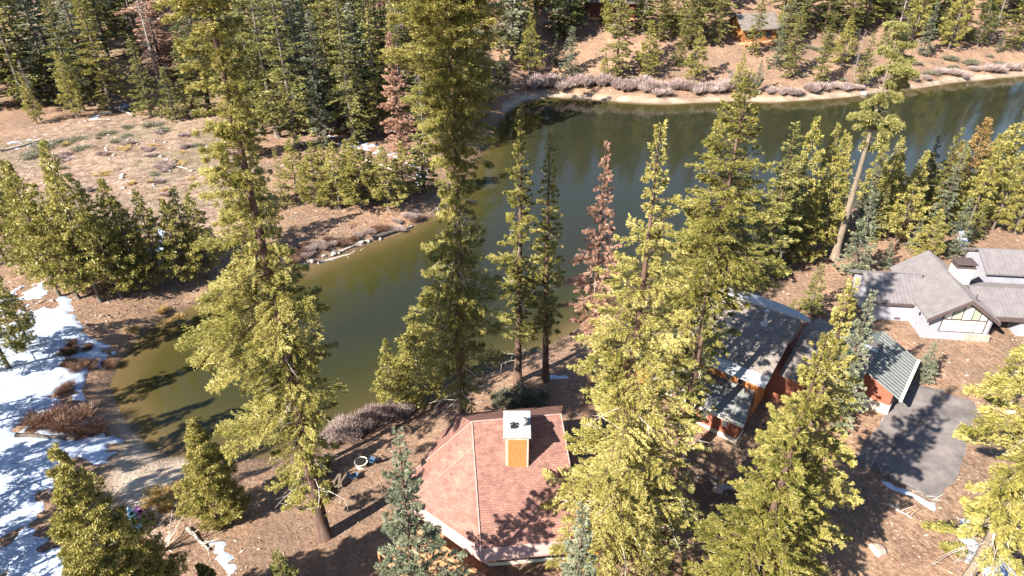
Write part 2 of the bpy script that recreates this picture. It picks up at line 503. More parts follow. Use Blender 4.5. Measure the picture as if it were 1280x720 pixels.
def make_tree(seed, Ht, R, cb=.15, nb=150, per=60, blen=.45, bw=.13, shape='fir', irregular=.25, gaps=.12,
              droop=.25, up0=-10, up1=45, trunk_r=None, mat='green', bark=None, limbs=True, dead=0, bias=None, deadmat=None, hang=0, topw=1.0, thick=.05, plates=.42, tip='point'):
    """returns (trunk mesh, crown mesh or None, bare limb mesh or None); the tree stands at the origin"""
    rng = np.random.default_rng(seed); rnd = random.Random(seed)
    bark = bark or M_BARK_GREY
    tr = trunk_r or Ht * .0135
    bend = np.array([rng.normal(0, .008), rng.normal(0, .008)]) * Ht
    def axis(z):
        t = z / Ht
        return np.array([bend[0] * math.sin(2.2 * t), bend[1] * math.sin(2.9 * t + .5) - bend[1] * math.sin(.5), z])
    tb = MB()
    zs = np.linspace(0, Ht, 12)
    tb.path([tuple(axis(z)) for z in zs] , [tr * (1.35 if i == 0 else 1) * (1 - .93 * (z / Ht) ** 1.05) for i, z in enumerate(zs)], 9)
    V, T = [], []
    t = cb + (1 - cb) * ((np.arange(nb) + rng.random(nb)) / nb) ** topw
    az = np.arange(nb) * 2.399963 + rng.normal(0, .35, nb)
    u = (t - cb) / (1 - cb)
    if shape == 'fir': prof = np.minimum(1, (1 - u) ** .72 * 1.12) * (.62 + .38 * np.minimum(1, u / .22)) 
    elif shape == 'cone': prof = (1 - u) ** .80 * (.75 + .25 * np.minimum(1, u / .12))
    elif shape == 'column': prof = np.minimum(1, (1 - u) * 4.0) ** .5 * (.72 + .28 * np.sin(u * 9 + seed))
    elif shape == 'pine': prof = (1 - u) ** .72 * (.55 + .45 * np.minimum(1, u / .22)) * 1.12
    elif shape == 'topknot': prof = .5 + .6 * np.abs(np.sin(u * 7 + seed))
    else: prof = 1 - u
    lob = fbm(np.cos(az) * 2 + 5 + seed, t * Ht / 3.0, 1.0, seed, 2)
    L = R * prof * (1 + irregular * (rng.random(nb) - .6) * 1.6) * (1 - irregular + 2 * irregular * lob)
    if bias is not None:
        L *= 1 + .35 * np.cos(az - bias)
    keep = rng.random(nb) > gaps
    keep &= ~((lob < .30) & (rng.random(nb) < irregular * 2))
    if shape in ('fir', 'column', 'cone'):
        L = np.where(np.arange(nb) % 3 == 0, L * (.34 + .2 * rng.random(nb)), L)
    L = np.maximum(L, .25)
    for i in range(nb):
        if not keep[i]: continue
        l = L[i]; a = az[i]
        ax = axis(t[i] * Ht)
        out = np.array([math.cos(a), math.sin(a), 0]); lat = np.array([-math.sin(a), math.cos(a), 0])
        pitch = rad(up0 + (up1 - up0) * u[i] ** 1.3 + rng.normal(0, 8))
        def bp_(s):
            s = np.asarray(s)[..., None]
            return ax + out * (s * l * math.cos(pitch)) + np.array([0, 0, 1.]) * (s * l * math.sin(pitch) - droop * l * s * s + droop * .75 * l * np.maximum(s - .55, 0) ** 2 * 2.5)
        if limbs and l > 1.0:
            p = [tuple(bp_(np.array([q]))[0]) for q in (0, .35, .7, .95)]
            r = .013 * l + .008
            tb.path(p, [r, r * .7, r * .4, r * .12], 3, False)
        m = max(5, int(per * (l / R) ** 1.35 * rng.uniform(.8, 1.2)))
        if shape in ('pine', 'topknot'):
            # tufts carried on side twigs
            nt_ = max(2, m // 14)
            s = rng.uniform(.3, 1.0, nt_) ** .7
            w = rng.uniform(-1, 1, nt_) * plates * l * np.sqrt(np.clip(1.15 - s, 0, 1))
            cen = bp_(s) + lat * w[:, None] + np.array([0, 0, 1.]) * (rng.random(nt_) * .22 * min(l, 1.6))[:, None]
            cen = np.repeat(cen, 14, 0); k = len(cen)
            d = unit(rng.normal(0, 1, (k, 3)) + out * .7 + np.array([0, 0, .9]))
            base = cen + d * .03
            ln = blen * rng.uniform(.6, 1.2, k)
            V.append(blades(base, d, ln, bw * rng.uniform(.7, 1.3, k), rng, rng.uniform(-1.5, 1.5, k)))
            tt = np.repeat(rng.uniform(.2, .8, nt_), 14) + rng.normal(0, .1, k)
            T.append(tt)
        else:
            J = max(4, int(5.5 * l) + 3)
            sj = rng.uniform(.08, 1.0, J) ** .8; sj[0] = .92; sj[1] = .98
            sg = np.where(np.arange(J) % 2 == 0, 1., -1.)
            tl = plates * l * np.clip(np.minimum(sj * 3.2 + .15, (1.18 - sj) * 1.25), .12, 1) * rng.uniform(.7, 1.2, J)
            an = np.radians(58 - 34 * sj) * sg; an[:2] *= .15
            tw = out * np.cos(an)[:, None] + lat * np.sin(an)[:, None]
            sag = rng.normal(-.04, .10, J)
            pr = np.sqrt(tl); pr = pr / pr.sum()
            j = rng.choice(J, m, p=pr)
            q = rng.random(m) ** .8
            base = bp_(sj[j]) + tw[j] * (q * tl[j])[:, None] + np.array([0, 0, 1.]) * (sag[j] * q * tl[j] + rng.normal(0, thick, m))[:, None]
            sd = np.stack([-tw[j][:, 1], tw[j][:, 0], np.zeros(m)], 1) * (rng.choice([-1., 1.], m) * rng.uniform(.15, .95, m))[:, None]
            d = unit(tw[j] + sd + np.array([0, 0, 1.]) * (math.sin(pitch) * .4 + rng.normal(.16, .26, m))[:, None])
            ln = blen * rng.uniform(.6, 1.25, m) * (1 - .3 * q)
            ln = np.minimum(ln, .3 + .3 * l)
            V.append(blades(base, d, ln, bw * rng.uniform(.7, 1.35, m), rng))
            cl = rng.uniform(.3, .7); tj = rng.normal(0, .12, J)
            T.append(np.clip(cl + tj[j] + rng.normal(0, .12, m) + .12 * (q - .5), 0, 1))
    # leader
    k = 26
    zt = Ht * (1 - (rng.random(k) ** 1.5) * .07)
    a2 = rng.random(k) * 6.28
    base = np.array([axis(z) for z in zt])
    d = unit(np.stack([np.cos(a2) * .6, np.sin(a2) * .6, np.full(k, .75)], 1))
    V.append(blades(base, d, np.full(k, blen * .8), np.full(k, bw), rng)); T.append(rng.uniform(.4, .9, k))
    crown = None
    if mat: crown = np_mesh("crown", np.concatenate(V), 4, NEED[mat], np.concatenate(T))
    bare = None
    if dead:
        db = MB()
        for k in range(dead):
            z = Ht * rng.uniform(.06, cb + .45) if cb < .9 else Ht * rng.uniform(.15, .98)
            a = rng.random() * 6.28; l = R * rng.uniform(.35, .95) * (1.1 - .7 * z / Ht) * (1 - .45 * (hang > 0))
            p0 = Vector(axis(z)); dr = rng.uniform(.1, .55) + hang * rng.uniform(.5, 1.1)
            cu = rng.normal(0, .35)
            pts, rr = [], []
            for q in range(6):
                s = q / 5; aa = a + cu * s
                pts.append(p0 + Vector((math.cos(aa) * l * s, math.sin(aa) * l * s, -dr * l * s * s * 1.2 + .15 * l * s)))
                rr.append((.045 * (1 - s) + .009) * (l / 3) ** .5)
            db.path(pts, rr, 3, False)
            for q in range(4):
                s = rnd.uniform(.4, .95); j = min(4, int(s * 5)); p = pts[j].lerp(pts[j + 1], s * 5 - j)
                dv = Vector((rnd.uniform(-1, 1), rnd.uniform(-1, 1), rnd.uniform(-.8, .3))).normalized() * rnd.uniform(.3, .9)
                db.path([p, p + dv], [.018, .006], 3, False)
        nf0 = len(tb.f); n0 = len(tb.v)
        tb.v += db.v; tb.f += [tuple(n0 + i for i in f) for f in db.f]
    trunk = tb.mesh("trunk", bark, True)
    if dead:
        trunk.materials.append(deadmat or M_DEAD)
        mi = np.zeros(len(tb.f), np.int32); mi[nf0:] = 1
        trunk.polygons.foreach_set("material_index", mi)
    return trunk, crown, None

def place(meshes, name, x, y, z, s=1.0, sz=None, rz=0.0, tilt=(0, 0), label='', cat='tree', group=None, mats=None):
    e = empty(name, (x, y, z - .12), 0, label=label, cat=cat, group=group)
    e.rotation_euler = (tilt[0], tilt[1], rz)
    e.scale = (s, s, sz or s)
    tr, cr, ba = meshes
    link("trunk", tr, e)
    if cr:
        c = link("crown", cr, e)
        if mats:
            c.material_slots[0].link = 'OBJECT'; c.material_slots[0].material = NEED[mats]
    if ba: link("bare_limbs", ba, e)
    return e

PI = math.pi
# library shared by the repeats, each built at its own real size and copied with a modest scale
LIB = {}
def lib(key, n, H0, **kw):
    LIB[key] = (H0, [make_tree(1000 + 37 * i + sum(ord(c) * (j + 3) for j, c in enumerate(key)), H0, **kw) for i in range(n)])
lib('pine', 6, 10, R=1.95, cb=.08, nb=105, per=210, blen=.26, bw=.07, shape='pine', irregular=.35, gaps=.05, up0=5, up1=60, droop=.1, mat='yellow', plates=.42)
lib('smallfir', 4, 8, R=1.5, cb=.05, nb=120, per=170, blen=.24, bw=.06, shape='cone', irregular=.2, gaps=.03, droop=.15, up0=-5, up1=40, mat='blue')
lib('midfir', 5, 17, R=2.4, cb=.06, nb=160, per=300, blen=.36, bw=.09, shape='fir', irregular=.32, gaps=.08, mat='green', bark=M_BARK_RED, dead=8)
lib('tallfir', 5, 30, R=3.9, cb=.12, nb=210, per=200, blen=.52, bw=.14, shape='fir', irregular=.45, gaps=.12, droop=.3, up0=-15, mat='green', bark=M_BARK_GREY, dead=14)
lib('farfir', 6, 22, R=3.3, cb=.06, nb=160, per=130, blen=.62, bw=.20, shape='fir', irregular=.40, gaps=.06, droop=.28, mat='green', bark=M_BARK_GREY, dead=6)
M_SNAG = mat_noise('weathered_snag_wood', (.17, .145, .125), (.36, .31, .27), 4, .9, .1, .4, 12)
lib('snag', 3, 20, R=2.0, cb=.95, nb=4, per=4, mat=None, bark=M_SNAG, dead=110, deadmat=M_SNAG, trunk_r=.17)

used_rng = random.Random(5)
placed = []
def T(kind, u, vb, vt, name, label, mat=None, group=None, wide=1.0, var=None, tilt=(0, 0), hmin=1.5):
    x, y, z = ground(u, vb)
    h = height_to(x, y, vt) - z if vt is not None else 30
    h = max(h, hmin)
    H0, ms = LIB[kind]
    m = ms[(var if var is not None else used_rng.randrange(len(ms))) % len(ms)]
    sz = h / H0
    s = sz * wide
    if sz > 1.4: s = (1.4 + (sz - 1.4) * .5) * wide
    placed.append((x, y, h))
    return place(m, name, x, y, z, s, sz, used_rng.uniform(0, 6.28), tilt, label, 'tree', group, mat)

def U_(seed, u, vb, vt, name, label, mesh_kw, Ht=None, rz=0, tilt=(0, 0), off=None):
    """a tree of its own shape"""
    if off is None: x, y, z = ground(u, vb)
    else: x, y = off; z = float(gz(x, y)[0])
    h = Ht if Ht else height_to(x, y, vt) - z
    m = make_tree(seed, h, **mesh_kw)
    placed.append((x, y, h))
    return place(m, name, x, y, z, 1, 1, rz, tilt, label, 'tree')

# ---- the big trees, each its own mesh
BIG = dict(blen=.23, bw=.046, bark=M_BARK_RED, limbs=True)
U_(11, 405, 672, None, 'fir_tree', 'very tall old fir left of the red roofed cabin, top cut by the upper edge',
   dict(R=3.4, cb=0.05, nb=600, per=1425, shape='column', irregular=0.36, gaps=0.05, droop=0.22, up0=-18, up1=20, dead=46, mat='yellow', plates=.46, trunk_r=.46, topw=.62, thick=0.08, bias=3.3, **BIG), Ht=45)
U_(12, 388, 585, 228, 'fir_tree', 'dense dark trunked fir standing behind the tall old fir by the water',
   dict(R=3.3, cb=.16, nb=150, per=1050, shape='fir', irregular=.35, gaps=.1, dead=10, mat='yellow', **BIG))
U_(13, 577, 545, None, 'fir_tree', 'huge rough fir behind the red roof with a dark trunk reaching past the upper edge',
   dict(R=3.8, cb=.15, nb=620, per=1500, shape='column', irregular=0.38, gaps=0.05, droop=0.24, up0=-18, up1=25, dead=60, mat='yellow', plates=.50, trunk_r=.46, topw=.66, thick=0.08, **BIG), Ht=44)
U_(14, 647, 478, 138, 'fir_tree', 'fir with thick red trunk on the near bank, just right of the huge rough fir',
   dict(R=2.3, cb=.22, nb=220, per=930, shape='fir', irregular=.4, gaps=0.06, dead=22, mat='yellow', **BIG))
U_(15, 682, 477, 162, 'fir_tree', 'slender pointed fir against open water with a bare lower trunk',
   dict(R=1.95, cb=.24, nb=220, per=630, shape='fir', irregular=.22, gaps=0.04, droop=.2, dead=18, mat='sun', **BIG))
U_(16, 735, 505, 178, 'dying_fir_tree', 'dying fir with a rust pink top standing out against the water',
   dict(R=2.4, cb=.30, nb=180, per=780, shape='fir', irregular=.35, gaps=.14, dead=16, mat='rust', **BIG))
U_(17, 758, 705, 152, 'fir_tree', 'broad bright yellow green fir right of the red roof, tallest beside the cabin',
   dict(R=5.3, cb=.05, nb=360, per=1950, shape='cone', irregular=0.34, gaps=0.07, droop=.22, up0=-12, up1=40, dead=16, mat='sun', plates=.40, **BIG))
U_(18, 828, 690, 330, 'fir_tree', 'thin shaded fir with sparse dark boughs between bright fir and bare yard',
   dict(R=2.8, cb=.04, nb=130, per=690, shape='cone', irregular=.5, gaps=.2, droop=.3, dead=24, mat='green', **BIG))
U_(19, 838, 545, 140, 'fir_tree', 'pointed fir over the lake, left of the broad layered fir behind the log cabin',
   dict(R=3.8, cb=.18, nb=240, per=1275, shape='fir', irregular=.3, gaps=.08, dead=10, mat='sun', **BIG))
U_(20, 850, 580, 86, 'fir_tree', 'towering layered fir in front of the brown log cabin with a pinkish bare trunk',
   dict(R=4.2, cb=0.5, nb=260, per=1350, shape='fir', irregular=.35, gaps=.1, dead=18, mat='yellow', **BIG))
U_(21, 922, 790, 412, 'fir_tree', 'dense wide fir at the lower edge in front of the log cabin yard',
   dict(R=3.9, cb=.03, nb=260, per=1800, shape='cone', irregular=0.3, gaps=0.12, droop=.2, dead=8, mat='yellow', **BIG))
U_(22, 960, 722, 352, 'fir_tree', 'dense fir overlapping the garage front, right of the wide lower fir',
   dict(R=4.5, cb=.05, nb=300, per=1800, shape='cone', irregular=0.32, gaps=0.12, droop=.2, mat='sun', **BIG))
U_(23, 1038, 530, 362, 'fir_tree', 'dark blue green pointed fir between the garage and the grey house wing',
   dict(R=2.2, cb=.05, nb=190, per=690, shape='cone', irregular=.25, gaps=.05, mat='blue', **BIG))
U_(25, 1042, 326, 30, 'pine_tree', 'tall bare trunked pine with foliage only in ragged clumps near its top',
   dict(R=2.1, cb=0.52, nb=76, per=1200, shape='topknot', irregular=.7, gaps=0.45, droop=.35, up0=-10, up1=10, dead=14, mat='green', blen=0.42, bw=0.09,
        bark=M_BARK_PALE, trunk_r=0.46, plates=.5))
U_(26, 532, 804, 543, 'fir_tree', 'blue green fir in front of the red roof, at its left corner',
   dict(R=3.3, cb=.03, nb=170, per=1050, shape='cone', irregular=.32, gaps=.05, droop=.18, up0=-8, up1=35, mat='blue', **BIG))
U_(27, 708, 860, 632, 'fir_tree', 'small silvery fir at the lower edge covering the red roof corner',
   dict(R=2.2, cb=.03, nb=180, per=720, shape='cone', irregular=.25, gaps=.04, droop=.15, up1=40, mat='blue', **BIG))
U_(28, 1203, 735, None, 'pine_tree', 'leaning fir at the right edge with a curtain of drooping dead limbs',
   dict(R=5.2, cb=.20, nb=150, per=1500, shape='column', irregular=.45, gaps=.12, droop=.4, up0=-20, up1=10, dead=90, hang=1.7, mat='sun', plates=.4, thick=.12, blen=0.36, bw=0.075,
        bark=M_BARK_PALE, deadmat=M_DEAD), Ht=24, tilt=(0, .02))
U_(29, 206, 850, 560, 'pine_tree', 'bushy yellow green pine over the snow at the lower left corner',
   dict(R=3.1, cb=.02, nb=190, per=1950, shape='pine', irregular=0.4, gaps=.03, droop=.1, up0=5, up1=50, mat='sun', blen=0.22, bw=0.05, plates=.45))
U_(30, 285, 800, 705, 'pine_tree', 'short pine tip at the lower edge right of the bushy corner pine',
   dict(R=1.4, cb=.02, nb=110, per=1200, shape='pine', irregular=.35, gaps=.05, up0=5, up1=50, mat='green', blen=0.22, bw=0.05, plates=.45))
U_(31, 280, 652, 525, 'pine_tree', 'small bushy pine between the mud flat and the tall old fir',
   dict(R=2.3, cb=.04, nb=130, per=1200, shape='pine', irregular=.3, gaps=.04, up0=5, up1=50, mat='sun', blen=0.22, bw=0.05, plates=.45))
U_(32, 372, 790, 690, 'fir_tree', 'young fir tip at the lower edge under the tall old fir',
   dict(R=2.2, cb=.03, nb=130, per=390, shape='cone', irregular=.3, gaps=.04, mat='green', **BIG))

# ---- trees one can tell apart, from the library
Y, G, B, D = 'yellow', 'green', 'blue', 'deep'
LIST = [
 ('pine', 968, 322, 196, G, 'green pine low between the dark trunked fir and the bank pines', 1.1),
 ('pine', 1085, 262, 178, Y, 'lean bright pine at the waterline right of the bare trunked pine', 1.1),
 ('pine', 1112, 258, 205, G, 'short green pine at the waterline behind the rounded yellow pine', 1.4),
 ('pine', 1143, 262, 192, Y, 'bright pine at the waterline between the wide yellow pine and slim fir', 1.3),
 ('pine', 1178, 248, 176, G, 'green pine at the waterline left of the orange tinged pine', 1.3),
 ('pine', 1228, 250, 160, Y, 'bright pine at the waterline next to the large rounded pine', 1.3),
 ('smallfir', 1140, 312, 272, B, 'small silvery fir under the wide yellow pine', 1.3),
 ('smallfir', 1215, 300, 252, G, 'small green fir on the edge of the snowy clearing', 1.3),
 ('pine', 1000, 330, 236, Y, 'lower yellow pine in front of the bank pines', 1.3),
 ('midfir', 1088, 300, 222, G, 'green fir just right of the silvery cone shaped fir', 1.3),
 ('pine', 8, 330, 200, Y, 'pine at the very left edge behind the shore grove', 1.3),
 ('pine', 60, 345, 222, G, 'green pine behind the left tall pine of the shore grove', 1.3),
 ('pine', 112, 350, 216, Y, 'pale pine at the back of the shore grove', 1.3),
 ('pine', 165, 345, 226, Y, 'bright pine at the back of the shore grove', 1.3),
 ('pine', 246, 342, 236, Y, 'slender bright pine at the right back of the shore grove', 1.2),
 ('pine', 410, 246, 182, Y, 'bright pine at the back of the middle grove', 1.3),
 ('pine', 440, 248, 176, Y, 'light pine at the back of the middle grove by the snow', 1.3),
 ('pine', 470, 250, 190, G, 'greener pine at the back of the middle grove', 1.3),
 ('tallfir', 300, 150, -60, G, 'tall fir just right of the tall old fir crown at the clearing', 1.2),
 ('tallfir', 328, 168, -30, G, 'tall dense fir right behind the tall old fir at the clearing rim', 1.3),
 ('midfir', 318, 196, 78, Y, 'sunlit fir in front of the wood at the right rim of the clearing', 1.3),
 ('tallfir', 262, 140, -50, D, 'dark fir behind the tall old fir at the clearing rim', 1.2),
 ('midfir', 243, 146, 40, G, 'green fir at the clearing rim left of the tall old fir', 1.3),
 ('pine', 372, 244, 176, G, 'green pine at the left end of the middle grove', 1.5),
 ('pine', 505, 248, 178, Y, 'bright pine at the right end of the middle grove', 1.5),
 ('midfir', 530, 240, 130, G, 'fir between the middle grove and the huge rough fir', 1.3),
 ('pine', 318, 262, 196, Y, 'bright pine right of the tall old fir trunk', 1.5),
 ('pine', 1018, 322, 168, Y, 'tall bright pine just left of the bare trunked pine foot', .9),
 ('pine', 1093, 288, 172, Y, 'tall bright pine two trees right of the bare trunked pine', 1.0),
 ('pine', 1122, 302, 190, G, 'green pine standing before the wide yellow pine', 1.0),
 ('midfir', 1140, 272, 168, G, 'narrow green fir behind the wide yellow pine', 1.0),
 ('pine', 1172, 290, 186, Y, 'bright pine in front of the slim blue green fir', 1.1),
 ('pine', 1206, 292, 178, Y, 'bright pine before the orange tinged pine on its right side', 1.0),
 ('pine', 1240, 288, 196, G, 'green pine below the large rounded pine', 1.1),
 ('pine', 1268, 292, 205, Y, 'bright pine at the right edge below the large rounded pine', 1.2),
 ('midfir', 975, 335, 205, G, 'green fir beside the dark trunked fir on the near bank', 1.1),
 ('pine', 492, 512, 425, Y, 'small yellow green pine at the water, leftmost of the pair before the huge fir', 1.0),
 ('pine', 528, 508, 388, Y, 'bushy pine at the water touching the huge rough fir, taller of the pair', 1.25),
 ('midfir', 950, 352, 152, G, 'dark trunked fir on the near bank behind the log cabin ridge', 1.2),
 ('midfir', 905, 345, 195, G, 'fir tucked behind the layered fir where the cabin ridge ends', 1.3),
 ('pine', 982, 312, 150, Y, 'yellow green pine on the near bank left of a similar pine pair', 1.0),
 ('pine', 1010, 300, 158, Y, 'narrow bright pine on the bank halfway to the bare trunked pine', .8),
 ('pine', 1032, 292, 172, Y, 'bright pine on the bank immediately left of the bare trunked pine', .8),
 ('midfir', 1072, 300, 200, B, 'blue green fir close behind the bare trunked pine', 1.0),
 ('smallfir', 1064, 345, 240, B, 'silvery cone shaped fir right of the foot of the bare trunked pine', 1.1),
 ('smallfir', 1012, 392, 330, G, 'small fir behind the log cabin, left of the bare pine foot', 1.3),
 ('smallfir', 988, 396, 372, G, 'tiny fir just over the ridge of the log cabin', 1.4),
 ('smallfir', 934, 392, 360, G, 'knee high looking fir behind the ridge centre of the log cabin', 1.2),
 ('smallfir', 1105, 335, 302, B, 'small lone blue fir on bare soil behind the grey house', 1.4),
 ('smallfir', 1127, 337, 322, G, 'low green fir sapling by the rear roof of the grey house', 1.6),
 ('pine', 1100, 272, 188, Y, 'rounded yellow pine right of the bare trunked pine by the lake', 1.2),
 ('pine', 1128, 282, 196, Y, 'wide yellow pine in the middle of the grove above the grey house', 1.3),
 ('pine', 1152, 328, 262, Y, 'low golden pine closest to the rear roof of the grey house', 1.5),
 ('midfir', 1158, 290, 158, G, 'slim pointed fir rising over the golden pines by the lake', .9),
 ('midfir', 1166, 300, 180, B, 'slim blue green fir beside the slim pointed fir', .8),
 ('pine', 1192, 268, 150, 'ginger', 'orange tinged pine with thinning needles near the right edge', 1.25),
 ('smallfir', 1187, 320, 248, B, 'silvery fir with old snow on the ground at its foot', 1.2),
 ('pine', 1212, 270, 170, G, 'green pine between the orange tinged pine and the rounded corner pine', 1.0),
 ('pine', 1250, 262, 108, G, 'large rounded pine by the lake at the right edge', 1.25),
 ('smallfir', 1152, 474, 428, B, 'small fir growing against the garage eave beside the driveway', 1.5),
 ('pine', 1252, 500, 415, Y, 'low yellow fir on the slope below the grey house', 1.0),
 ('pine', 42, 322, 188, Y, 'leftmost thin pine of the grove on the left shore, its trunk tilted', 1.0),
 ('pine', 75, 372, 205, Y, 'left tall pine of the shore grove', 1.1),
 ('pine', 98, 374, 232, Y, 'full crowned pine in the left part of the shore grove', 1.2),
 ('pine', 126, 378, 182, Y, 'tallest pine of the shore grove on the left', 1.0),
 ('pine', 152, 372, 238, Y, 'bright full pine in the middle of the shore grove', 1.1),
 ('pine', 178, 366, 252, G, 'greener pine in the middle of the shore grove', 1.1),
 ('pine', 204, 360, 240, G, 'pine of the shore grove before a snow patch', 1.0),
 ('pine', 232, 356, 250, Y, 'right bright pine of the shore grove next to the tall old fir', 1.1),
 ('pine', 262, 348, 244, G, 'last shaded pine of the shore grove, half behind the tall old fir', 1.1),
 ('pine', 12, 462, 300, G, 'dark green pine at the left edge over the snow', 1.1),
 ('pine', 38, 432, 345, G, 'shorter pine at the left edge with a pale bare trunk foot', .9),
 ('smallfir', 356, 258, 186, Y, 'thin pointed fir between the tall old fir and the middle grove', .8),
 ('pine', 340, 300, 212, G, 'small shaded pine beside the bank right of the tall old fir', 1.0),
 ('pine', 398, 258, 178, Y, 'left pine of the middle grove above the dark bank', 1.6),
 ('pine', 425, 262, 180, Y, 'second pine of the middle grove above the dark bank', 1.6),
 ('pine', 452, 262, 172, Y, 'third and tallest pine of the middle grove above the dark bank', 1.6),
 ('pine', 486, 262, 184, Y, 'right pine of the middle grove above the dark bank', 1.6),
 ('pine', 606, 128, 58, G, 'pine on the point of land where the lake widens', 1.3),
 ('pine', 628, 116, 62, D, 'dark pine at the tip of the wooded point', 1.2),
 ('pine', 582, 140, 66, G, 'pine half hidden behind the huge rough fir on the point', 1.3),
 ('smallfir', 189, 146, 50, G, 'dense deep green fir standing alone at the rim of the meadow', 1.6),
 ('smallfir', 220, 150, 84, G, 'smaller green fir beside the dense fir at the rim of the meadow', 1.4),
 ('pine', 47, 155, 96, Y, 'small pale pine at the edge of the dark wood, at the left', 1.0),
 ('pine', 97, 148, 66, Y, 'sunlit yellow pine before the dark wood left of the dense fir', 1.0),
 ('pine', 662, 92, 18, Y, 'light pine on the far bank nearest the wooded point', 1.3),
 ('smallfir', 713, 96, 34, B, 'narrow blue fir on the far bank behind the willow fringe', 1.4),
 ('midfir', 769, 98, -42, G, 'tall layered fir on the far bank left of the bent pine', 1.1),
 ('pine', 755, 96, 66, Y, 'low bright pine at the foot of the tall layered fir', 1.3),
 ('pine', 808, 96, 28, G, 'wide open pine on the far bank slope', 1.5),
 ('pine', 866, 104, 34, G, 'thick rounded pine on the far bank, standing alone', 1.2),
 ('midfir', 862, 62, -40, G, 'ragged fir behind the thick rounded pine on the far slope', 1.2),
 ('pine', 921, 118, 66, Y, 'golden green small pine by the far water edge', 1.1),
 ('midfir', 945, 118, 74, B, 'bluish fir at the far water edge next to the golden small pine', 1.2),
 ('midfir', 986, 98, 8, G, 'tall fir on the far bank right of the far cabin', 1.1),
 ('midfir', 942, 70, -30, G, 'pale fir standing before the far orange cabin', .9),
 ('midfir', 1022, 106, 34, G, 'fir leaning over the far bank left of the grey snag', 1.3),
 ('pine', 1050, 84, 20, G, 'pine behind the grey snag on the far bank', 1.3),
 ('midfir', 1075, 108, 38, G, 'short fir at the far water edge right of the grey snag', 1.2),
 ('pine', 1185, 62, -24, Y, 'bright yellow green pine high on the far bank at the right', 1.3),
 ('pine', 1222, 58, -12, D, 'dark round pine beside the bright pine on the far bank', 1.3),
 ('midfir', 1262, 62, -40, G, 'fir on the far bank at the upper right corner', 1.3),
 ('pine', 1140, 50, -30, G, 'spreading pine on the far slope over the pale scrub', 1.5),
 ('midfir', 500, 196, 40, 'rust', 'rust red dying fir in the dark wood above the snow strip', 1.1),
 ('tallfir', 372, 186, -50, G, 'tall fir at the front of the dark wood left of the snow strip', 1.1),
 ('tallfir', 348, 172, -60, G, 'thick fir behind the tall fir at the snow strip', 1.2),
 ('midfir', 404, 188, 88, B, 'blue shaded fir right of the tall fir at the snow strip', 1.2),
 ('tallfir', 444, 182, -20, G, 'full fir in the dark wood straight above the middle grove', 1.2),
 ('tallfir', 475, 170, 10, Y, 'sunlit fir left of the rust red dying fir', 1.0),
]
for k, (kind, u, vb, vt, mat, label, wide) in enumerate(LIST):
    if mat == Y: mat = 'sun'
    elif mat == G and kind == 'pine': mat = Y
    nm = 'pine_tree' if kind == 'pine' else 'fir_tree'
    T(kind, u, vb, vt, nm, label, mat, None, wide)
T('snag', 393, 120, 16, 'dead_tree', 'pinkish bare dead tree in the wood left of the rust red fir')
T('snag', 50, 150, 74, 'dead_tree', 'short grey dead tree with splayed white limbs at the meadow rim')
T('snag', 1068, 92, 36, 'dead_tree', 'thin white snag leaning on the far bank')
T('snag', 1276, 62, -10, 'dead_tree', 'pale bare trunk at the upper right corner')
T('snag', 1238, 52, -40, 'dead_tree', 'bleached straight dead trunk high on the far bank')
T('snag', 530, 196, 60, 'dead_tree', 'grey bare trunk right of the rust red fir')
T('snag', 322, 130, 10, 'dead_tree', 'thin grey snag half behind the tall old fir crown')

# ---- the woods behind, tree by tree
frng = random.Random(77)
COLW = {'sun': 'bright yellow', 'green': 'green', 'deep': 'dark green', 'blue': 'blue green', 'yellow': 'yellow green', 'rust': 'rust red', None: 'grey bare'}
def fill(n, box, kinds, mats, hr, group, zones, mind=3.2, test=None, wide=(.9, 1.2)):
    c = 0; tries = 0
    while c < n and tries < n * 80:
        tries += 1
        x = frng.uniform(box[0], box[1]); y = frng.uniform(box[2], box[3])
        if test and not test(x, y): continue
        z = hz(x, y); d = depth_of(x, y, z); u = 640 + F_PX * x / d
        if u < -50 or u > 1330: continue
        if any((x - a) ** 2 + (y - b_) ** 2 < mind ** 2 for a, b_, _ in placed): continue
        if float(sdf(LAKE, np.array([x]), np.array([y]))[0]) < 4: continue
        kind = frng.choice(kinds); H0, ms = LIB[kind]
        h = frng.uniform(*hr); sz = h / H0
        s = sz * frng.uniform(*wide)
        mat = None if kind == 'snag' else frng.choice(mats)
        placed.append((x, y, h)); c += 1
        nm = {'snag': 'dead_tree', 'pine': 'pine_tree'}.get(kind, 'fir_tree')
        size = 'short' if h < hr[0] + (hr[1] - hr[0]) * .33 else ('tall' if h > hr[0] + (hr[1] - hr[0]) * .66 else 'middling')
        zone = [t for lim, t in zones if u < lim][0]
        lab = '%s %s %s %s' % (size, COLW[mat], {'snag': 'dead tree', 'pine': 'pine'}.get(kind, 'fir'), zone)
        place(frng.choice(ms), nm, x, y, z, s, sz, frng.uniform(0, 6.28), (frng.gauss(0, .015), frng.gauss(0, .015)), lab, 'tree', group, mat)
def wood_edge(x, y):
    d = depth_of(x, y, 3); v = 360 + F_PX * ((CAM_Z - 3) * CO - y * SI) / d
    u = 640 + F_PX * x / d
    lim = 140 if u < 170 else (118 if u < 300 else 176)
    return v < lim and u < 640
ZF = [(90, 'in the front of the dark wood, at its left end'), (200, 'in the front of the wood behind the dense meadow fir'), (330, 'in the wood front behind the tall old fir'),
      (420, 'in the wood front by the snow strip'), (520, 'in the wood front around the rust red fir'), (9999, 'in the wood front behind the huge rough fir')]
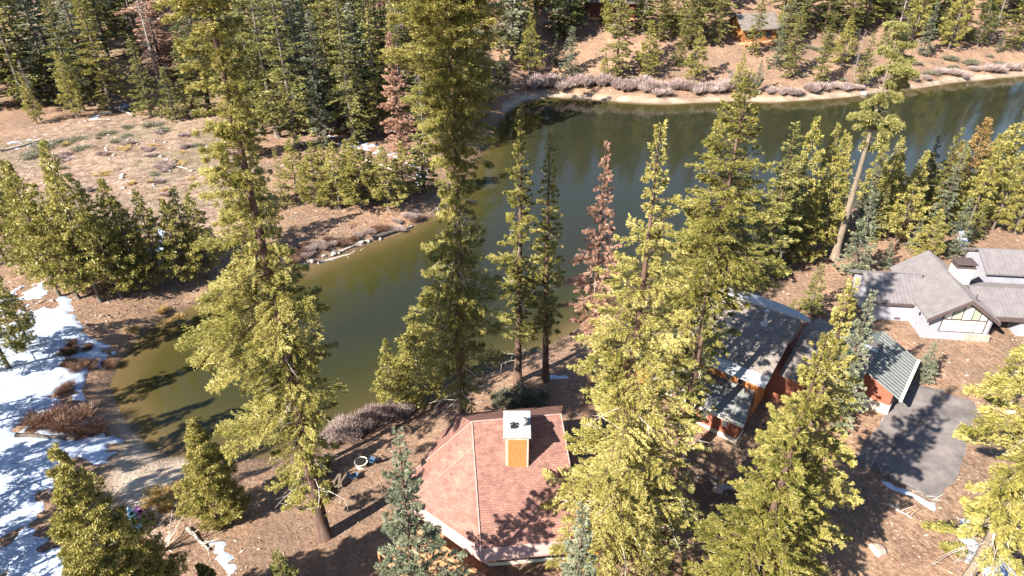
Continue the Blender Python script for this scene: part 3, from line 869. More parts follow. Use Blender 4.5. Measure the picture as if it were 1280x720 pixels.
ZB = [(60, 'deep in the wood, at its left end'), (150, 'deep in the wood behind the sunlit meadow pine'), (240, 'deep in the wood behind the dense meadow fir'), (340, 'deep in the wood behind the tall old fir'),
      (430, 'deep in the wood behind the snow strip'), (520, 'deep in the wood behind the rust red fir'), (9999, 'deep in the wood behind the huge rough fir')]
ZH = [(720, 'on the far slope above the wooded point'), (800, 'on the far slope around the dark red cabin'), (900, 'on the far slope between the two cabins'), (1000, 'on the far slope around the orange cabin'),
      (1100, 'on the far slope behind the bare pine top'), (1200, 'on the far slope above the pale scrub'), (9999, 'on the far slope near the upper right corner')]
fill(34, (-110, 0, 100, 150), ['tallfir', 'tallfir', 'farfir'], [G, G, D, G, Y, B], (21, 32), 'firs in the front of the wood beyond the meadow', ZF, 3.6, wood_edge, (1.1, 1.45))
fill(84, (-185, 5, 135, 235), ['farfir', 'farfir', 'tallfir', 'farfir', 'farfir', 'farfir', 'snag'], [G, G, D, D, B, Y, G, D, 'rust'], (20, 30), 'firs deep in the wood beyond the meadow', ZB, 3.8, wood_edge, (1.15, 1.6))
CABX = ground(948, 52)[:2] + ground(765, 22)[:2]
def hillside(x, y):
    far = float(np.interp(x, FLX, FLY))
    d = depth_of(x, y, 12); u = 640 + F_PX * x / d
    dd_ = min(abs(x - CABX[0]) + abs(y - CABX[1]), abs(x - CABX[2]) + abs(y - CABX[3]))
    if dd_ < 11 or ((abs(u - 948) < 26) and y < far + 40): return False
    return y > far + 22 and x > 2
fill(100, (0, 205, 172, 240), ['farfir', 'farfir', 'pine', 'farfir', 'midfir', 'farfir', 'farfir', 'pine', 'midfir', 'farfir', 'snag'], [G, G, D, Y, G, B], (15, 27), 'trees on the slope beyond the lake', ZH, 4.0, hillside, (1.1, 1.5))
def low_slope(x, y):
    far = float(np.interp(x, FLX, FLY))
    d = depth_of(x, y, 12); u = 640 + F_PX * x / d
    if abs(u - 948) < 26: return False
    return far + 9 < y < far + 34 and x > 8
fill(26, (0, 190, 165, 235), ['pine', 'midfir', 'smallfir', 'midfir'], [G, Y, B, G], (6, 15), 'young trees low on the slope beyond the lake', [(a, b_.replace('on the far slope', 'low on the far slope')) for a, b_ in ZH], 3.6, low_slope, (1.0, 1.4))
OFF = [(-70, 650, 17), (-95, 560, 15), (-30, 745, 14), (-120, 740, 18), (-150, 640, 16)]
for u, v, h in OFF:
    x, y, z = ground(u, v)
    place(LIB['pine'][1][1], 'pine_tree', x, y, z, h / 10 * .9, h / 10, u * .1, (0, 0), 'pine left of the snow field whose shade streaks the snow', 'tree', 'pines shading the snow field', 'green')

# ------------------------------------------------------------------ shrubs
ORD = ('first second third fourth fifth sixth seventh eighth ninth tenth eleventh twelfth thirteenth fourteenth fifteenth sixteenth seventeenth eighteenth nineteenth twentieth '
       'twenty-first twenty-second twenty-third twenty-fourth twenty-fifth twenty-sixth').split()
def shrub_mesh(seed, R, Hh, n, mat, blen=.3, bw=.05, upright=.9, clumps=7, leafy=False):
    rng = np.random.default_rng(seed)
    V, T_ = [], []
    for c in range(clumps):
        cx, cy = rng.normal(0, .42 * R, 2); k = n // clumps; hh = Hh * rng.uniform(.6, 1.1)
        a = rng.random(k) * 6.28; q = rng.random(k) ** .6
        t = rng.random(k)
        rr = q * R * .55
        base = np.stack([cx + np.cos(a) * rr * t, cy + np.sin(a) * rr * t, hh * t * (1 - .45 * q)], 1)
        d = unit(np.stack([np.cos(a) * q * .9, np.sin(a) * q * .9, np.full(k, upright)], 1) + rng.normal(0, .3, (k, 3)))
        V.append(blades(base, d, blen * rng.uniform(.6, 1.5, k), bw * rng.uniform(.6, 1.4, k), rng, rng.uniform(-1.5, 1.5, k)))
        T_.append(np.clip(rng.uniform(.3, .7) + rng.normal(0, .18, k), 0, 1))
    return np_mesh("twigs", np.concatenate(V), 4, NEED[mat], np.concatenate(T_))

def stems_mesh(seed, R, Hh, n=26):
    rnd = random.Random(seed); m = MB()
    for k in range(n):
        a = rnd.uniform(0, 6.28); q = rnd.uniform(.2, 1) * R * .8
        p = [(0.3 * q * math.cos(a) * .4, .3 * q * math.sin(a) * .4, -.1), (q * .5 * math.cos(a), q * .5 * math.sin(a), Hh * .5), (q * math.cos(a + .2), q * math.sin(a + .2), Hh * rnd.uniform(.7, 1.0))]
        m.path(p, [.035, .022, .006], 3, False)
    return m.mesh("stems", M_BARK_GREY)

SH = {}
def shrub(kind, x, y, r, h, name, label, group, cat='shrub', rz=None):
    key = kind
    if key not in SH:
        P = {'willow': (2600, 'willow', .40, .022, 1.1), 'redtwig': (3600, 'redtwig', .42, .018, .8), 'farwillow': (1300, 'willow', .75, .055, 1.6), 'sage': (900, 'sage', .16, .09, .7), 'straw': (900, 'straw', .35, .05, 1.2),
             'juniper': (1700, 'sage', .26, .11, .6), 'bright': (1500, 'yellow', .26, .12, .6)}[kind]
        SH[key] = [(shrub_mesh(300 + i + len(SH) * 10, 1.5, 1.2, P[0] * 2, P[1], P[2], P[3], P[4]), stems_mesh(i + 9, 1.4, 1.1)) for i in range(3)]
    tw, st = frng.choice(SH[key])
    z = float(gz(x, y)[0])
    e = empty(name, (x, y, z - .05), frng.uniform(0, 6.28) if rz is None else rz, label=label, cat=cat, group=group)
    e.scale = (r / 1.5, r / 1.5, h / 1.2)
    link("foliage" if kind in ('sage', 'juniper', 'bright') else "twigs", tw, e); link("stems", st, e)
    return e

# grey pink willows along the far waterline
for k in range(26):
    u = 668 + k * 11 + frng.uniform(-4, 4); v = 117 + frng.uniform(-6, 1) + (3 if 760 < u < 920 else -3)
    if u > 930: continue
    x, y, z = ground(u, v - 4)
    shrub('farwillow', x, y, frng.uniform(1.6, 2.7), frng.uniform(1.2, 2.3), 'willow_shrub', ORD[k] + ' bare willow from the wooded point along the far waterline', 'willows along the far waterline')
for k in range(22):
    u = 965 + k * 15 + frng.uniform(-5, 5); vs = np.interp(u, [960, 1065, 1150, 1280], [124, 117, 106, 90])
    x, y, z = ground(u, vs - frng.uniform(3, 12))
    shrub('farwillow', x, y, frng.uniform(1.2, 2.4), frng.uniform(.8, 1.5), 'willow_shrub', ORD[k] + ' low grey brush from the left on the far right bank', 'low brush on the far right bank')
for k in range(12):
    u = 1130 + frng.uniform(-10, 130); v = np.interp(u, [1065, 1150, 1280], [100, 88, 72]) + frng.uniform(-12, 6)
    x, y, z = ground(u, v)
    shrub('sage', x, y, frng.uniform(1.6, 2.8), .7, 'sage_shrub', 'flat grey green scrub patch on the far right bank', 'scrub patches on the far right bank')
# near bank willows by the water, left of the cabin
for k, (u, v, r) in enumerate([(412, 556, 1.5), (430, 548, 1.9), (452, 541, 1.8), (470, 530, 1.9), (487, 522, 1.6), (503, 520, 1.3)]):
    x, y, z = ground(u, v)
    shrub('willow', x, y, r, r * 1.1, 'willow_shrub', ORD[k] + ' bare lilac grey willow from the left on the near bank by the cabin', 'willows on the near bank by the cabin')
for k, (u, v, r, lab) in enumerate([(62, 528, 1.9, 'red brown leafless bush in the snow, left half of the big clump'), (88, 532, 2.0, 'dark leafless bush in the snow, middle of the big clump'),
                          (112, 545, 1.7, 'dark red leafless bush beside the log at the icy shore'), (85, 488, 1.0, 'small round leafless bush alone in the snow')]):
    x, y, z = ground(u, v); shrub('redtwig', x, y, r, r * .8, 'leafless_bush', lab, None)
for k in range(9):
    u, v = frng.uniform(75, 150), frng.uniform(425, 470)
    x, y, z = ground(u, v); shrub('redtwig', x, y, frng.uniform(.7, 1.2), .6, 'leafless_bush', 'low red brown brush poking through snow near the narrow cove', 'low brush poking through the snow')
for k, (u, v, r) in enumerate([(195, 618, .8), (205, 628, 1.0), (215, 620, .9), (225, 612, .9), (188, 632, .8), (208, 640, .8), (234, 622, .8)]):
    x, y, z = ground(u, v); shrub('straw', x, y, r, .8, 'straw_tuft', 'golden dry grass tuft beside the kayaks', 'golden tufts beside the kayaks', 'grass tuft')
for k, (u, v, r) in enumerate([(210, 405, 1.0), (222, 398, 1.0), (205, 392, .9), (166, 415, .8)]):
    x, y, z = ground(u, v); shrub('straw', x, y, r, .8, 'straw_tuft', 'golden dry grass tuft on the shore under the grove', 'golden tufts on the shore under the grove', 'grass tuft')
for k, (u, v, r, h) in enumerate([(60, 182, 3.4, .9), (82, 178, 3.0, .8), (100, 186, 2.6, .7), (45, 196, 2.8, .8), (135, 168, 2.0, .6), (163, 160, 1.7, .5), (192, 158, 2.4, .7), (205, 163, 1.8, .6), (142, 178, 1.6, .6)]):
    x, y, z = ground(u, v)
    shrub('sage', x, y, r, h, 'sage_shrub', ('%s mat shrub %s on the meadow' % (('wide' if r > 2.2 else 'small') + ' grey green', 'left of the fallen white log' if u < 115 else 'near the dense fir')), 'low mat shrubs on the meadow')
for k in range(34):
    u, v = frng.uniform(70, 250), frng.uniform(165, 245)
    x, y, z = ground(u, v)
    shrub(frng.choice(['farwillow', 'sage', 'farwillow', 'straw']), x, y, frng.uniform(.7, 1.5), frng.uniform(.3, .55), 'meadow_shrub', 'small dry brush tuft scattered over the meadow', 'dry brush scattered over the meadow')
for k, u in enumerate(sorted(frng.uniform(330, 520) for _ in range(26))):
    v = np.interp(u, [330, 520], [338, 282]) - frng.uniform(0, 12)
    x, y, z = ground(u, v)
    shrub(frng.choice(['willow', 'redtwig']), x, y, frng.uniform(.7, 1.4), frng.uniform(.5, .9), 'bank_shrub', ORD[k] + ' clump of leafless brush from the left on the dark bank', 'brush on the dark bank over the green cove')
for (u, v, r, h, lab) in [(640, 508, 1.6, 1.5, 'dense grey green bush hugging the roof peak behind the chimney'), (668, 502, 1.5, 1.3, 'rounded green bush right behind the chimney'), (622, 502, 1.1, 1.0, 'small green bush between the dark trunk and the chimney'),
                          (1125, 108, 1.8, 1.0, 'grey green bush on the far shore sand')]:
    x, y, z = ground(u, v); shrub('juniper', x, y, r, h, 'green_bush', lab, None)
for (u, v, r, h, lab) in [(408, 590, .7, .8, 'light green sapling bush near the fire bowl'), (405, 618, .9, .9, 'light green bush beside the split log pile'), (1245, 530, .9, .5, 'flat green bush beside the pink boulder'), (1190, 690, .9, .7, 'yellow green bush under the drooping dead limbs')]:
    x, y, z = ground(u, v); shrub('bright', x, y, r, h, 'green_bush', lab, None)
for k in range(16):
    u, v = frng.uniform(735, 1090), frng.uniform(60, 110)
    x, y, z = ground(u, v)
    shrub(frng.choice(['juniper', 'sage']), x, y, frng.uniform(.9, 1.6), frng.uniform(.6, 1.1), 'sage_shrub', 'small green brush on the brown slope beyond the lake', 'small brush on the slope beyond the lake')

# ------------------------------------------------------------------ litter, rocks, logs
M_LITTER = mat_leaf("forest_litter", (.05, .032, .025), (.24, .16, .115), (.66, .54, .42), 0, .9)
lr = np.random.default_rng(4)
def litter(n, pts, name, ln, wd_, mat, label=None, z0=.02):
    P = np.array(pts); lo, hi = P.min(0), P.max(0)
    xy = lr.uniform(lo, hi, (n, 2))
    xy = xy[sdf(pts, xy[:, 0], xy[:, 1]) < 0]
    xy = xy[sdf(LAKE, xy[:, 0], xy[:, 1]) > .6]
    keep = vnoise(xy[:, 0], xy[:, 1], 2.2, 8) > lr.random(len(xy)) * .8
    xy = xy[keep]
    xy = xy[sdf(DRIVE, xy[:, 0], xy[:, 1]) > -.2]
    k = len(xy)
    base = np.stack([xy[:, 0], xy[:, 1], gz(xy[:, 0], xy[:, 1]) + z0], 1)
    a = lr.random(k) * 6.28
    d = unit(np.stack([np.cos(a), np.sin(a), lr.uniform(-.02, .5, k)], 1))
    me = np_mesh(name, blades(base, d, ln * lr.uniform(.4, 1.8, k) ** 1.3, wd_ * lr.uniform(.5, 1.5, k), lr, lr.uniform(-.8, .8, k)), 4, mat, np.clip(lr.normal(.5, .22, k), 0, 1))
    tag(link(name, me), kind='stuff')
yard = [(-34, 20), (62, 20), (92, 80), (60, 100), (30, 90), (5, 60), (-8, 56), (-30, 40)]
litter(42000, yard, 'forest_litter', .22, .07, M_LITTER)
litter(16000, [(-110, 60), (-20, 60), (-14, 100), (-30, 125), (-120, 125)], 'meadow_grass', .5, .12, NEED['willow'])
litter(9000, [(-75, 20), (-24, 20), (-22, 48), (-26, 72), (-75, 78)], 'needle_litter', .25, .05, M_LITTER, z0=.13)
def shore_band():
    n = 26000
    xy = np.stack([lr.uniform(-60, 200, n), lr.uniform(60, 205, n)], 1)
    d = sdf(LAKE, xy[:, 0], xy[:, 1])
    k = (d > .5) & (d < 4.5) & (vnoise(xy[:, 0], xy[:, 1], 3.5, 15) > .42)
    xy = xy[k]; k = len(xy)
    base = np.stack([xy[:, 0], xy[:, 1], gz(xy[:, 0], xy[:, 1])], 1)
    d = unit(np.stack([lr.normal(0, .5, k), lr.normal(0, .5, k), np.full(k, .8)], 1))
    tag(link('shore_grass', np_mesh('shore_grass', blades(base, d, lr.uniform(.3, .8, k), lr.uniform(.06, .14, k), lr, lr.uniform(-1.5, 1.5, k)), 4, NEED['straw'], np.clip(lr.normal(.4, .2, k), 0, 1))), kind='stuff')
shore_band()
litter(9000, [(8, 158), (60, 160), (140, 178), (170, 200), (20, 205)], 'hillside_litter', .5, .2, M_LITTER)

M_ROCK = mat_noise("pale_granite", (.22, .19, .17), (.50, .45, .41), 5, .9, .2, .5, 14)
M_PINK = mat_noise("pink_boulder", (.34, .24, .19), (.52, .40, .34), 3, .9, .2, .5, 10)
def rock(x, y, r, label, group=None, mat=None, flatk=.6, sink=.25):
    import bmesh
    bm = bmesh.new(); bmesh.ops.create_icosphere(bm, subdivisions=2, radius=1)
    sx, sy = frng.uniform(.8, 1.2), frng.uniform(.7, 1.1); ph = frng.uniform(0, 9)
    for v in bm.verts:
        k = 1 + .22 * math.sin(v.co.x * 3 + ph) * math.cos(v.co.y * 3.3 + ph) + frng.uniform(-.07, .07)
        v.co = Vector((v.co.x * r * sx * k, v.co.y * r * sy * k, v.co.z * r * flatk * k))
    me = bpy.data.meshes.new("boulder"); bm.to_mesh(me); bm.free(); me.materials.append(mat or M_ROCK)
    o = link("boulder", me); o.location = (x, y, float(gz(x, y)[0]) + r * flatk * sink); o.rotation_euler = (0, 0, frng.uniform(0, 6))
    return tag(o, label, 'boulder', group)
for (u, v, r, lab, m) in [(1262, 512, .95, 'large pink boulder near the right edge by the driveway', M_PINK), (905, 610, .45, 'pale rock in the bare yard below the log cabin', M_ROCK),
                        (897, 614, .4, 'round rock touching the pale rock in the bare yard', M_PINK), (1096, 690, .6, 'dark round boulder in the shaded yard at the lower right', M_PINK),
                        (1080, 118, .9, 'white boulder at the far waterline below the bare pine top', M_ROCK)]:
    x, y, z = ground(u, v); rock(x, y, r, lab, None, m)
for k in range(14):
    u, v = 872 + k * 5 + frng.uniform(-4, 4), 592 + k * 2.5 + frng.uniform(-8, 8)
    x, y, z = ground(u, v); rock(x, y, frng.uniform(.12, .3), 'small pale stone strewn below the log cabin foundation', 'stones strewn below the log cabin')
for k in range(40):
    u = frng.uniform(235, 515); v = np.interp(u, [200, 290, 392, 512], [402, 368, 330, 288]) - frng.uniform(1, 5)
    x, y, z = ground(u, v); rock(x, y, frng.uniform(.15, .45), 'small rock on the waterline of the dark bank', 'rocks on the dark bank waterline')
for k in range(26):
    u = frng.uniform(120, 260); v = frng.uniform(175, 250)
    x, y, z = ground(u, v); rock(x, y, frng.uniform(.2, .5), 'small pale rock on the open meadow', 'pale rocks on the meadow')

def log(u0, v0, u1, v1, r, label, mat=None, lift=0, twigs=0, name='fallen_log', group=None):
    x0, y0, z0 = ground(u0, v0); x1, y1, z1 = ground(u1, v1)
    r1 = random.Random(int(u0 * 7 + v0)); m = MB()
    n = 7; pts = []; rr = []
    for k in range(n):
        s = k / (n - 1); x = x0 + (x1 - x0) * s; y = y0 + (y1 - y0) * s
        pts.append((x - x0 + r1.uniform(-.06, .06), y - y0 + r1.uniform(-.06, .06), float(gz(x, y)[0]) - z0 + r * .7 + lift * s)); rr.append(r * (1.1 - .6 * s) * r1.uniform(.92, 1.08))
    zmax = [p[2] for p in pts]
    m.path(pts, rr, 9)
    o = m.build(name, mat or M_DEAD, None, True); o.location = (x0, y0, z0)
    tag(o, label, 'log', group)
    if twigs:
        tmb = MB()
        for k in range(twigs):
            s = r1.random(); j = min(n - 2, int(s * (n - 1))); p = Vector(pts[j]).lerp(Vector(pts[j + 1]), s * (n - 1) - j)
            dv = Vector((r1.uniform(-1, 1), r1.uniform(-1, 1), r1.uniform(.1, 1))).normalized() * r1.uniform(.4, 1.6)
            tmb.path([p, p + dv * .5, p + dv + Vector((0, 0, -.15))], [.03, .02, .008], 3, False)
        tmb.build("twigs", M_DEAD, o)
    return o
log(398, 330, 455, 312, .22, 'bleached log lying on the dark bank beside the green cove', twigs=26)
log(420, 318, 462, 300, .16, 'grey limb lying across the bleached log on the dark bank', twigs=30)
log(465, 300, 512, 286, .30, 'dark wet log angled into the green cove', M_BARK_GREY, twigs=6)
log(22, 546, 100, 552, .24, 'dark log in the snow at the foot of the red brown bushes', M_BARK_GREY)
log(0, 190, 50, 175, .2, 'pale log lying across the left meadow margin', twigs=4)
log(108, 152, 138, 150, .18, 'short white log at the middle of the meadow rim')
log(150, 138, 168, 146, .16, 'thin pale log by the dense fir at the meadow rim')
log(205, 205, 235, 212, .14, 'white stick on the meadow near the tall old fir', twigs=8)
log(1075, 578, 1172, 630, .14, 'thin fallen trunk edged with snow beside the driveway', M_BARK_GREY, twigs=12)
log(1110, 632, 1140, 648, .09, 'forked stick lying in the shaded yard below the driveway', twigs=14)
log(815, 612, 830, 622, .2, 'short log half hidden under the sparse shaded fir')
log(455, 200, 520, 225, .16, 'pale fallen trunk across the snow strip above the middle grove', twigs=8)
log(235, 662, 262, 690, .14, 'dead branch lying near the circle of bare soil', twigs=20)
log(440, 232, 470, 205, .14, 'leaning grey trunk fallen between pines of the middle grove')
# stump
x, y, z = ground(1104, 694)
# silvery dead bush near the kayaks
x, y, z = ground(205, 690)
db = MB(); r1 = random.Random(3)
for k in range(16):
    a = r1.uniform(0, 6.28); L_ = r1.uniform(1.2, 2.6); t = r1.uniform(.3, .9)
    p = [Vector((0, 0, 0)), Vector((math.cos(a) * t * L_ * .4, math.sin(a) * t * L_ * .4, L_ * .55)), Vector((math.cos(a + .3) * t * L_, math.sin(a + .3) * t * L_, L_))]
    db.path(p, [.05, .035, .012], 4, False)
    for j in range(4):
        q = p[1].lerp(p[2], r1.random()); db.path([q, q + Vector((r1.uniform(-.5, .5), r1.uniform(-.5, .5), r1.uniform(0, .5)))], [.018, .006], 3, False)
o = db.build("dead_bush", M_DEAD); o.location = (x, y, z - .1); tag(o, 'silvery dead bush with forked bare stems beside the kayaks', 'bush')

# ------------------------------------------------------------------ buildings
def mat_rows(name, c1, c2, c3, row=.28, brick=.9, axis_vec=None, rough=.9, bumpk=.5):
    """shingle courses running across the slope; uses generated u,v stored as UV in metres"""
    m, nt, b = new_mat(name, rough, .15)
    uv = nt.nodes.new("ShaderNodeUVMap"); uv.uv_map = "UVMap"
    br = nt.nodes.new("ShaderNodeTexBrick")
    br.inputs["Scale"].default_value = 1.0
    br.inputs["Brick Width"].default_value = brick; br.inputs["Row Height"].default_value = row
    br.inputs["Mortar Size"].default_value = .014; br.inputs["Mortar Smooth"].default_value = .3; br.inputs["Bias"].default_value = -.1
    br.inputs["Color1"].default_value = col4(c1); br.inputs["Color2"].default_value = col4(c2); br.inputs["Mortar"].default_value = col4(c3)
    nt.links.new(uv.outputs[0], br.inputs["Vector"])
    n = noise_node(nt, 1.2, 5, .7, vec=uv.outputs[0])
    r = ramp(nt, [(.3, (.62, .60, .60)), (.7, (1.12, 1.1, 1.08))]); nt.links.new(n.outputs["Fac"], r.inputs[0])
    mu = nt.nodes.new("ShaderNodeMix"); mu.data_type = 'RGBA'; mu.blend_type = 'MULTIPLY'; mu.inputs[0].default_value = 1
    nt.links.new(br.outputs["Color"], mu.inputs[6]); nt.links.new(r.outputs[0], mu.inputs[7])
    st = noise_node(nt, .45, 6, .75, vec=uv.outputs[0])
    rs = ramp(nt, [(.54, (0, 0, 0)), (.66, (1, 1, 1))]); nt.links.new(st.outputs["Fac"], rs.inputs[0])
    nt.links.new(mix(nt, math_(nt, 'MULTIPLY', rs.outputs[0], .38), mu.outputs[2], (.17, .12, .085)), b.inputs["Base Color"])
    bp = nt.nodes.new("ShaderNodeBump"); bp.inputs["Strength"].default_value = bumpk; bp.inputs["Distance"].default_value = .04; bp.invert = True
    nt.links.new(br.outputs["Fac"], bp.inputs["Height"]); nt.links.new(bp.outputs[0], b.inputs["Normal"])
    return m

def face_uv(me):
    """UV in metres: v runs up the slope, u across it"""
    uvl = me.uv_layers.new(name="UVMap")
    for p in me.polygons:
        n = p.normal
        up = Vector((0, 0, 1)) - n * n.z
        up = up.normalized() if up.length > 1e-3 else Vector((0, 1, 0))
        s = up.cross(n)
        for li in p.loop_indices:
            co = me.vertices[me.loops[li].vertex_index].co
            uvl.data[li].uv = (co.dot(s), co.dot(up))

def buildr(mb, name, mat, parent):
    me = mb.mesh(name, mat); face_uv(me); return link(name, me, parent)

M_RED_SH = mat_rows("red_shingles", (.33, .175, .14), (.22, .12, .10), (.19, .105, .088), .17, .33)
M_RED_FL = mat_noise("dusty_pink_flashing", (.32, .20, .18), (.40, .265, .24), 2, .7, .3, .1)
M_TAN_SH = mat_rows("tan_shingles", (.27, .24, .22), (.19, .17, .158), (.12, .10, .085), .2, .4)
M_GREY_SH = mat_rows("dark_grey_shingles", (.17, .155, .15), (.12, .11, .105), (.07, .065, .06), .2, .4)
M_CEDAR = mat_noise("orange_cedar", (.40, .135, .042), (.58, .23, .08), 3, .6, .3, .3, 10, (6, 6, .5))
M_TRIM = mat_noise("weathered_trim", (.42, .31, .22), (.55, .43, .33), 3, .8, .2, .2)
M_WHITE = mat_noise("cream_plaster", (.62, .56, .47), (.75, .70, .60), 3, .85, .2, .2)
M_FOUND = mat_noise("pale_foundation", (.52, .45, .35), (.74, .66, .54), 2.5, .9, .2, .5)
M_METAL = mat_noise("galvanised_sheet", (.26, .27, .28), (.40, .41, .42), 3, .55, .4, .1, metallic=.0)
M_SEAM = mat_noise("grey_metal_roof", (.17, .175, .17), (.23, .235, .23), 2, .65, .3, .08)
M_SEAM_D = mat_noise("green_grey_metal_roof", (.07, .09, .085), (.11, .135, .125), 2, .65, .3, .08)
M_REDW = mat_noise("red_log_wall", (.22, .065, .04), (.33, .125, .075), 2.5, .7, .3, .3, 8, (.6, .6, 7))
M_DARK = mat_noise("dark_opening", (.012, .011, .011), (.025, .022, .02), 3, .6, .3, 0)
M_GLASS = mat_noise("dark_window_glass", (.03, .035, .04), (.05, .06, .065), 1, .08, .6, 0)
M_DECK = mat_noise("orange_deck_boards", (.42, .20, .09), (.60, .34, .19), 4, .75, .25, .3, 10)
M_BLUEW = mat_noise("lavender_grey_siding", (.27, .27, .31), (.33, .33, .37), 1.5, .8, .2, .05)
M_GREYR = mat_noise("taupe_metal_roof", (.15, .135, .14), (.20, .185, .19), 1.2, .65, .3, .05)
M_BROWNT = mat_noise("dark_brown_trim", (.07, .05, .05), (.11, .08, .075), 3, .6, .3, .1)
M_PANE = mat_noise("pale_window_pane", (.66, .64, .58), (.80, .78, .72), .8, .25, .6, 0)  # plain pale colour for the panes of the window wall
M_PANE_G = mat_noise("green_tinted_pane", (.22, .27, .20), (.40, .44, .34), 1.5, .12, .6, 0)
M_STONE = mat_noise("stone_veneer", (.25, .19, .15), (.50, .42, .35), 3.5, .9, .2, .6, 8)

# --- red roofed cabin
g0 = BASE_Z
red_h = empty('cabin', (0, 33, g0), 0, label='cabin with a red shingle hip roof and a boxed chimney, at the lower centre', cat='cabin')
def W(p): return (p[0], p[1] - 33, p[2] - g0)
A = (-2.9, 37.1, 11); Fp = (3.6, 37.9, 11)
Ep = (-2.0, 29.2, 6.0); Gp = (4.9, 30.0, 6.0)
K = tuple(A[i] + (Ep[i] - A[i]) * .2 for i in range(3))
Cc = at(506, 632, 6.0) + (6.0,); Bb = at(516, 590, 6.4) + (6.4,)
def lerp(a, b_, t): return tuple(a[i] + (b_[i] - a[i]) * t for i in range(3))
rf = MB()
E1 = lerp(Ep, K, .095); G1 = lerp(Gp, Fp, .085); C1 = lerp(Cc, K, .095)
rf.slab([W(A), W(K), W(E1), W(G1), W(Fp)], .22)
rf.slab([W(K), W(C1), W(E1)], .22)
rf.slab([W(A), W(Bb), W(Cc), W(K)], .20)
back = [W(A), W(Fp), W((4.2, 43, 7.4)), W((-4.5, 42, 7.4))]
rf.slab(back, .2)
rf.slab([W(A), W((-4.5, 42, 7.4)), W(Bb)], .2)
roof = buildr(rf, "roof", M_RED_SH, red_h)
fl = MB(); fl.slab([W(E1), W(Ep), W(Gp), W(G1)], .16); fl.slab([W(C1), W(Cc), W(Ep), W(E1)], .16)
fl.build("eave_flashing", M_RED_FL, roof)
rc = MB()
def cap(mb, p, q, r=.05):
    mb.tube(W((p[0], p[1], p[2] + .04)), W((q[0], q[1], q[2] + .04)), r, r, 6)
cap(rc, A, Ep); cap(rc, A, Fp); cap(rc, Fp, Gp, .05); cap(rc, A, Bb, .04); cap(rc, K, Cc, .03)
rc.build("ridge_cap", M_RED_FL, roof)
wl = MB()
wall_pts = [(-1.6, 31.4), (4.4, 32.0), (4.2, 40.5), (-3.4, 40.2), (-6.0, 36.6), (-6.0, 35.0)]
wl.prism([(x, y - 33) for x, y in wall_pts], -.6, 4.2)
wl.build("wall", M_CEDAR, red_h)
fo = MB(); fo.prism([(x * 1.02, (y - 33) * 1.02) for x, y in wall_pts], -1, .3); fo.build("foundation", M_FOUND, red_h)
dwm = MB(); dwm.quad((-1.2, -1.60, .4), (3.9, -1.13, .4), (3.9, -1.13, 2.8), (-1.2, -1.60, 2.8)); w_ = dwm.build("window", M_GLASS, red_h)
wf = MB()
for q in (-1.2, 1.1, 3.4):
    yy = -1.64 + (q + 1.2) * .094
    wf.box((q - .06, yy - .05, .35), (q + .06, yy + .02, 2.85))
wf.build("frame", M_TRIM, w_)
# chimney box
ch = MB(); ch.box((-.45, 1.55, 4.6), (1.15, 3.9, 9.45)); chim = ch.build("chimney", M_TRIM, roof)
cp = MB()
for k in range(7): cp.box((-.28 + k * .18, 1.515 - .006 * (k % 2), 5.2), (-.28 + k * .18 + .168, 1.56, 9.2))
cp.build("cedar_panel", M_CEDAR, chim)
cp = MB(); cp.box((-.62, 1.4, 9.45), (1.30, 4.05, 9.62)); cp.build("metal_cap", M_METAL, chim)
cp = MB()
cp.tube((.75, 2.6, 9.6), (.75, 2.6, 9.95), .22, .22, 12); cp.path([(.75, 2.6, 9.95), (.75, 2.6, 10.05), (.75, 2.6, 10.35)], [.36, .36, .03], 12)
cp.build("flue", M_METAL, chim)
cp = MB(); cp.tube((.1, 2.5, 9.62), (.1, 2.5, 9.95), .07, .07, 6); cp.tube((-.15, 2.4, 9.9), (.5, 2.4, 9.95), .05, .05, 6); cp.box((-.1, 2.2, 9.62), (.3, 2.4, 9.8)); cp.build("vent_pipe", M_DARK, chim)
cp = MB(); cp.slab([(-.55, 1.0, 6.45 - 1.35), (1.2, 1.1, 6.45 - 1.3), (1.2, 1.53, 5.62), (-.55, 1.53, 5.62)], .08); cp.build("chimney_flashing", M_WHITE, chim)
# roof vent at the far corner
vn = MB(); vx, vy = at(531, 581, 7.1); vn.box((vx - .25, vy - 33 - .2, 4.3), (vx + .2, vy - 33 + .2, 5.0)); vn.build("roof_vent", M_DARK, roof)
# side roof east
sr = MB(); sr.slab([(4.5, -1.2, 5.6), (7.0, -1.6, 4.0), (7.4, 3.2, 4.0), (4.3, 4.0, 5.6)], .2); buildr(sr, "porch_roof", M_RED_SH, red_h)
pw = MB(); pw.prism([(4.3, -.9), (6.6, -1.2), (6.9, 2.8), (4.3, 3.4)], -.5, 3.9); pw.build("porch_wall", M_CEDAR, red_h)
# deck boards along the front left
dk = MB()
e = Vector(Ep[:2]); c = Vector(Cc[:2]); al = (c - e).normalized(); ou = Vector((al.y, -al.x)); 
if ou.y > 0: ou = -ou
for k in range(15):
    o0 = .05 + k * .24
    p = [e + ou * o0 + al * (-1.2), e + ou * (o0 + .19) + al * (-1.2), e + ou * (o0 + .19) + al * 6.0, e + ou * o0 + al * 6.0]
    dk.slab([(q.x, q.y - 33, 2.3) for q in p], .06)
dk.build("deck", M_DECK, red_h)
rl = MB()
for k in range(7):
    p = e + ou * 3.75 + al * (-1.2 + k * 1.2); rl.box((p.x - .05, p.y - 33 - .05, -.5), (p.x + .05, p.y - 33 + .05, 3.3))
p, q = e + ou * 3.75 - al * 1.2, e + ou * 3.75 + al * 6
rl.tube((p.x, p.y - 33, 3.3), (q.x, q.y - 33, 3.3), .06, .06, 4)
rl.build("deck_railing", M_DECK, red_h)

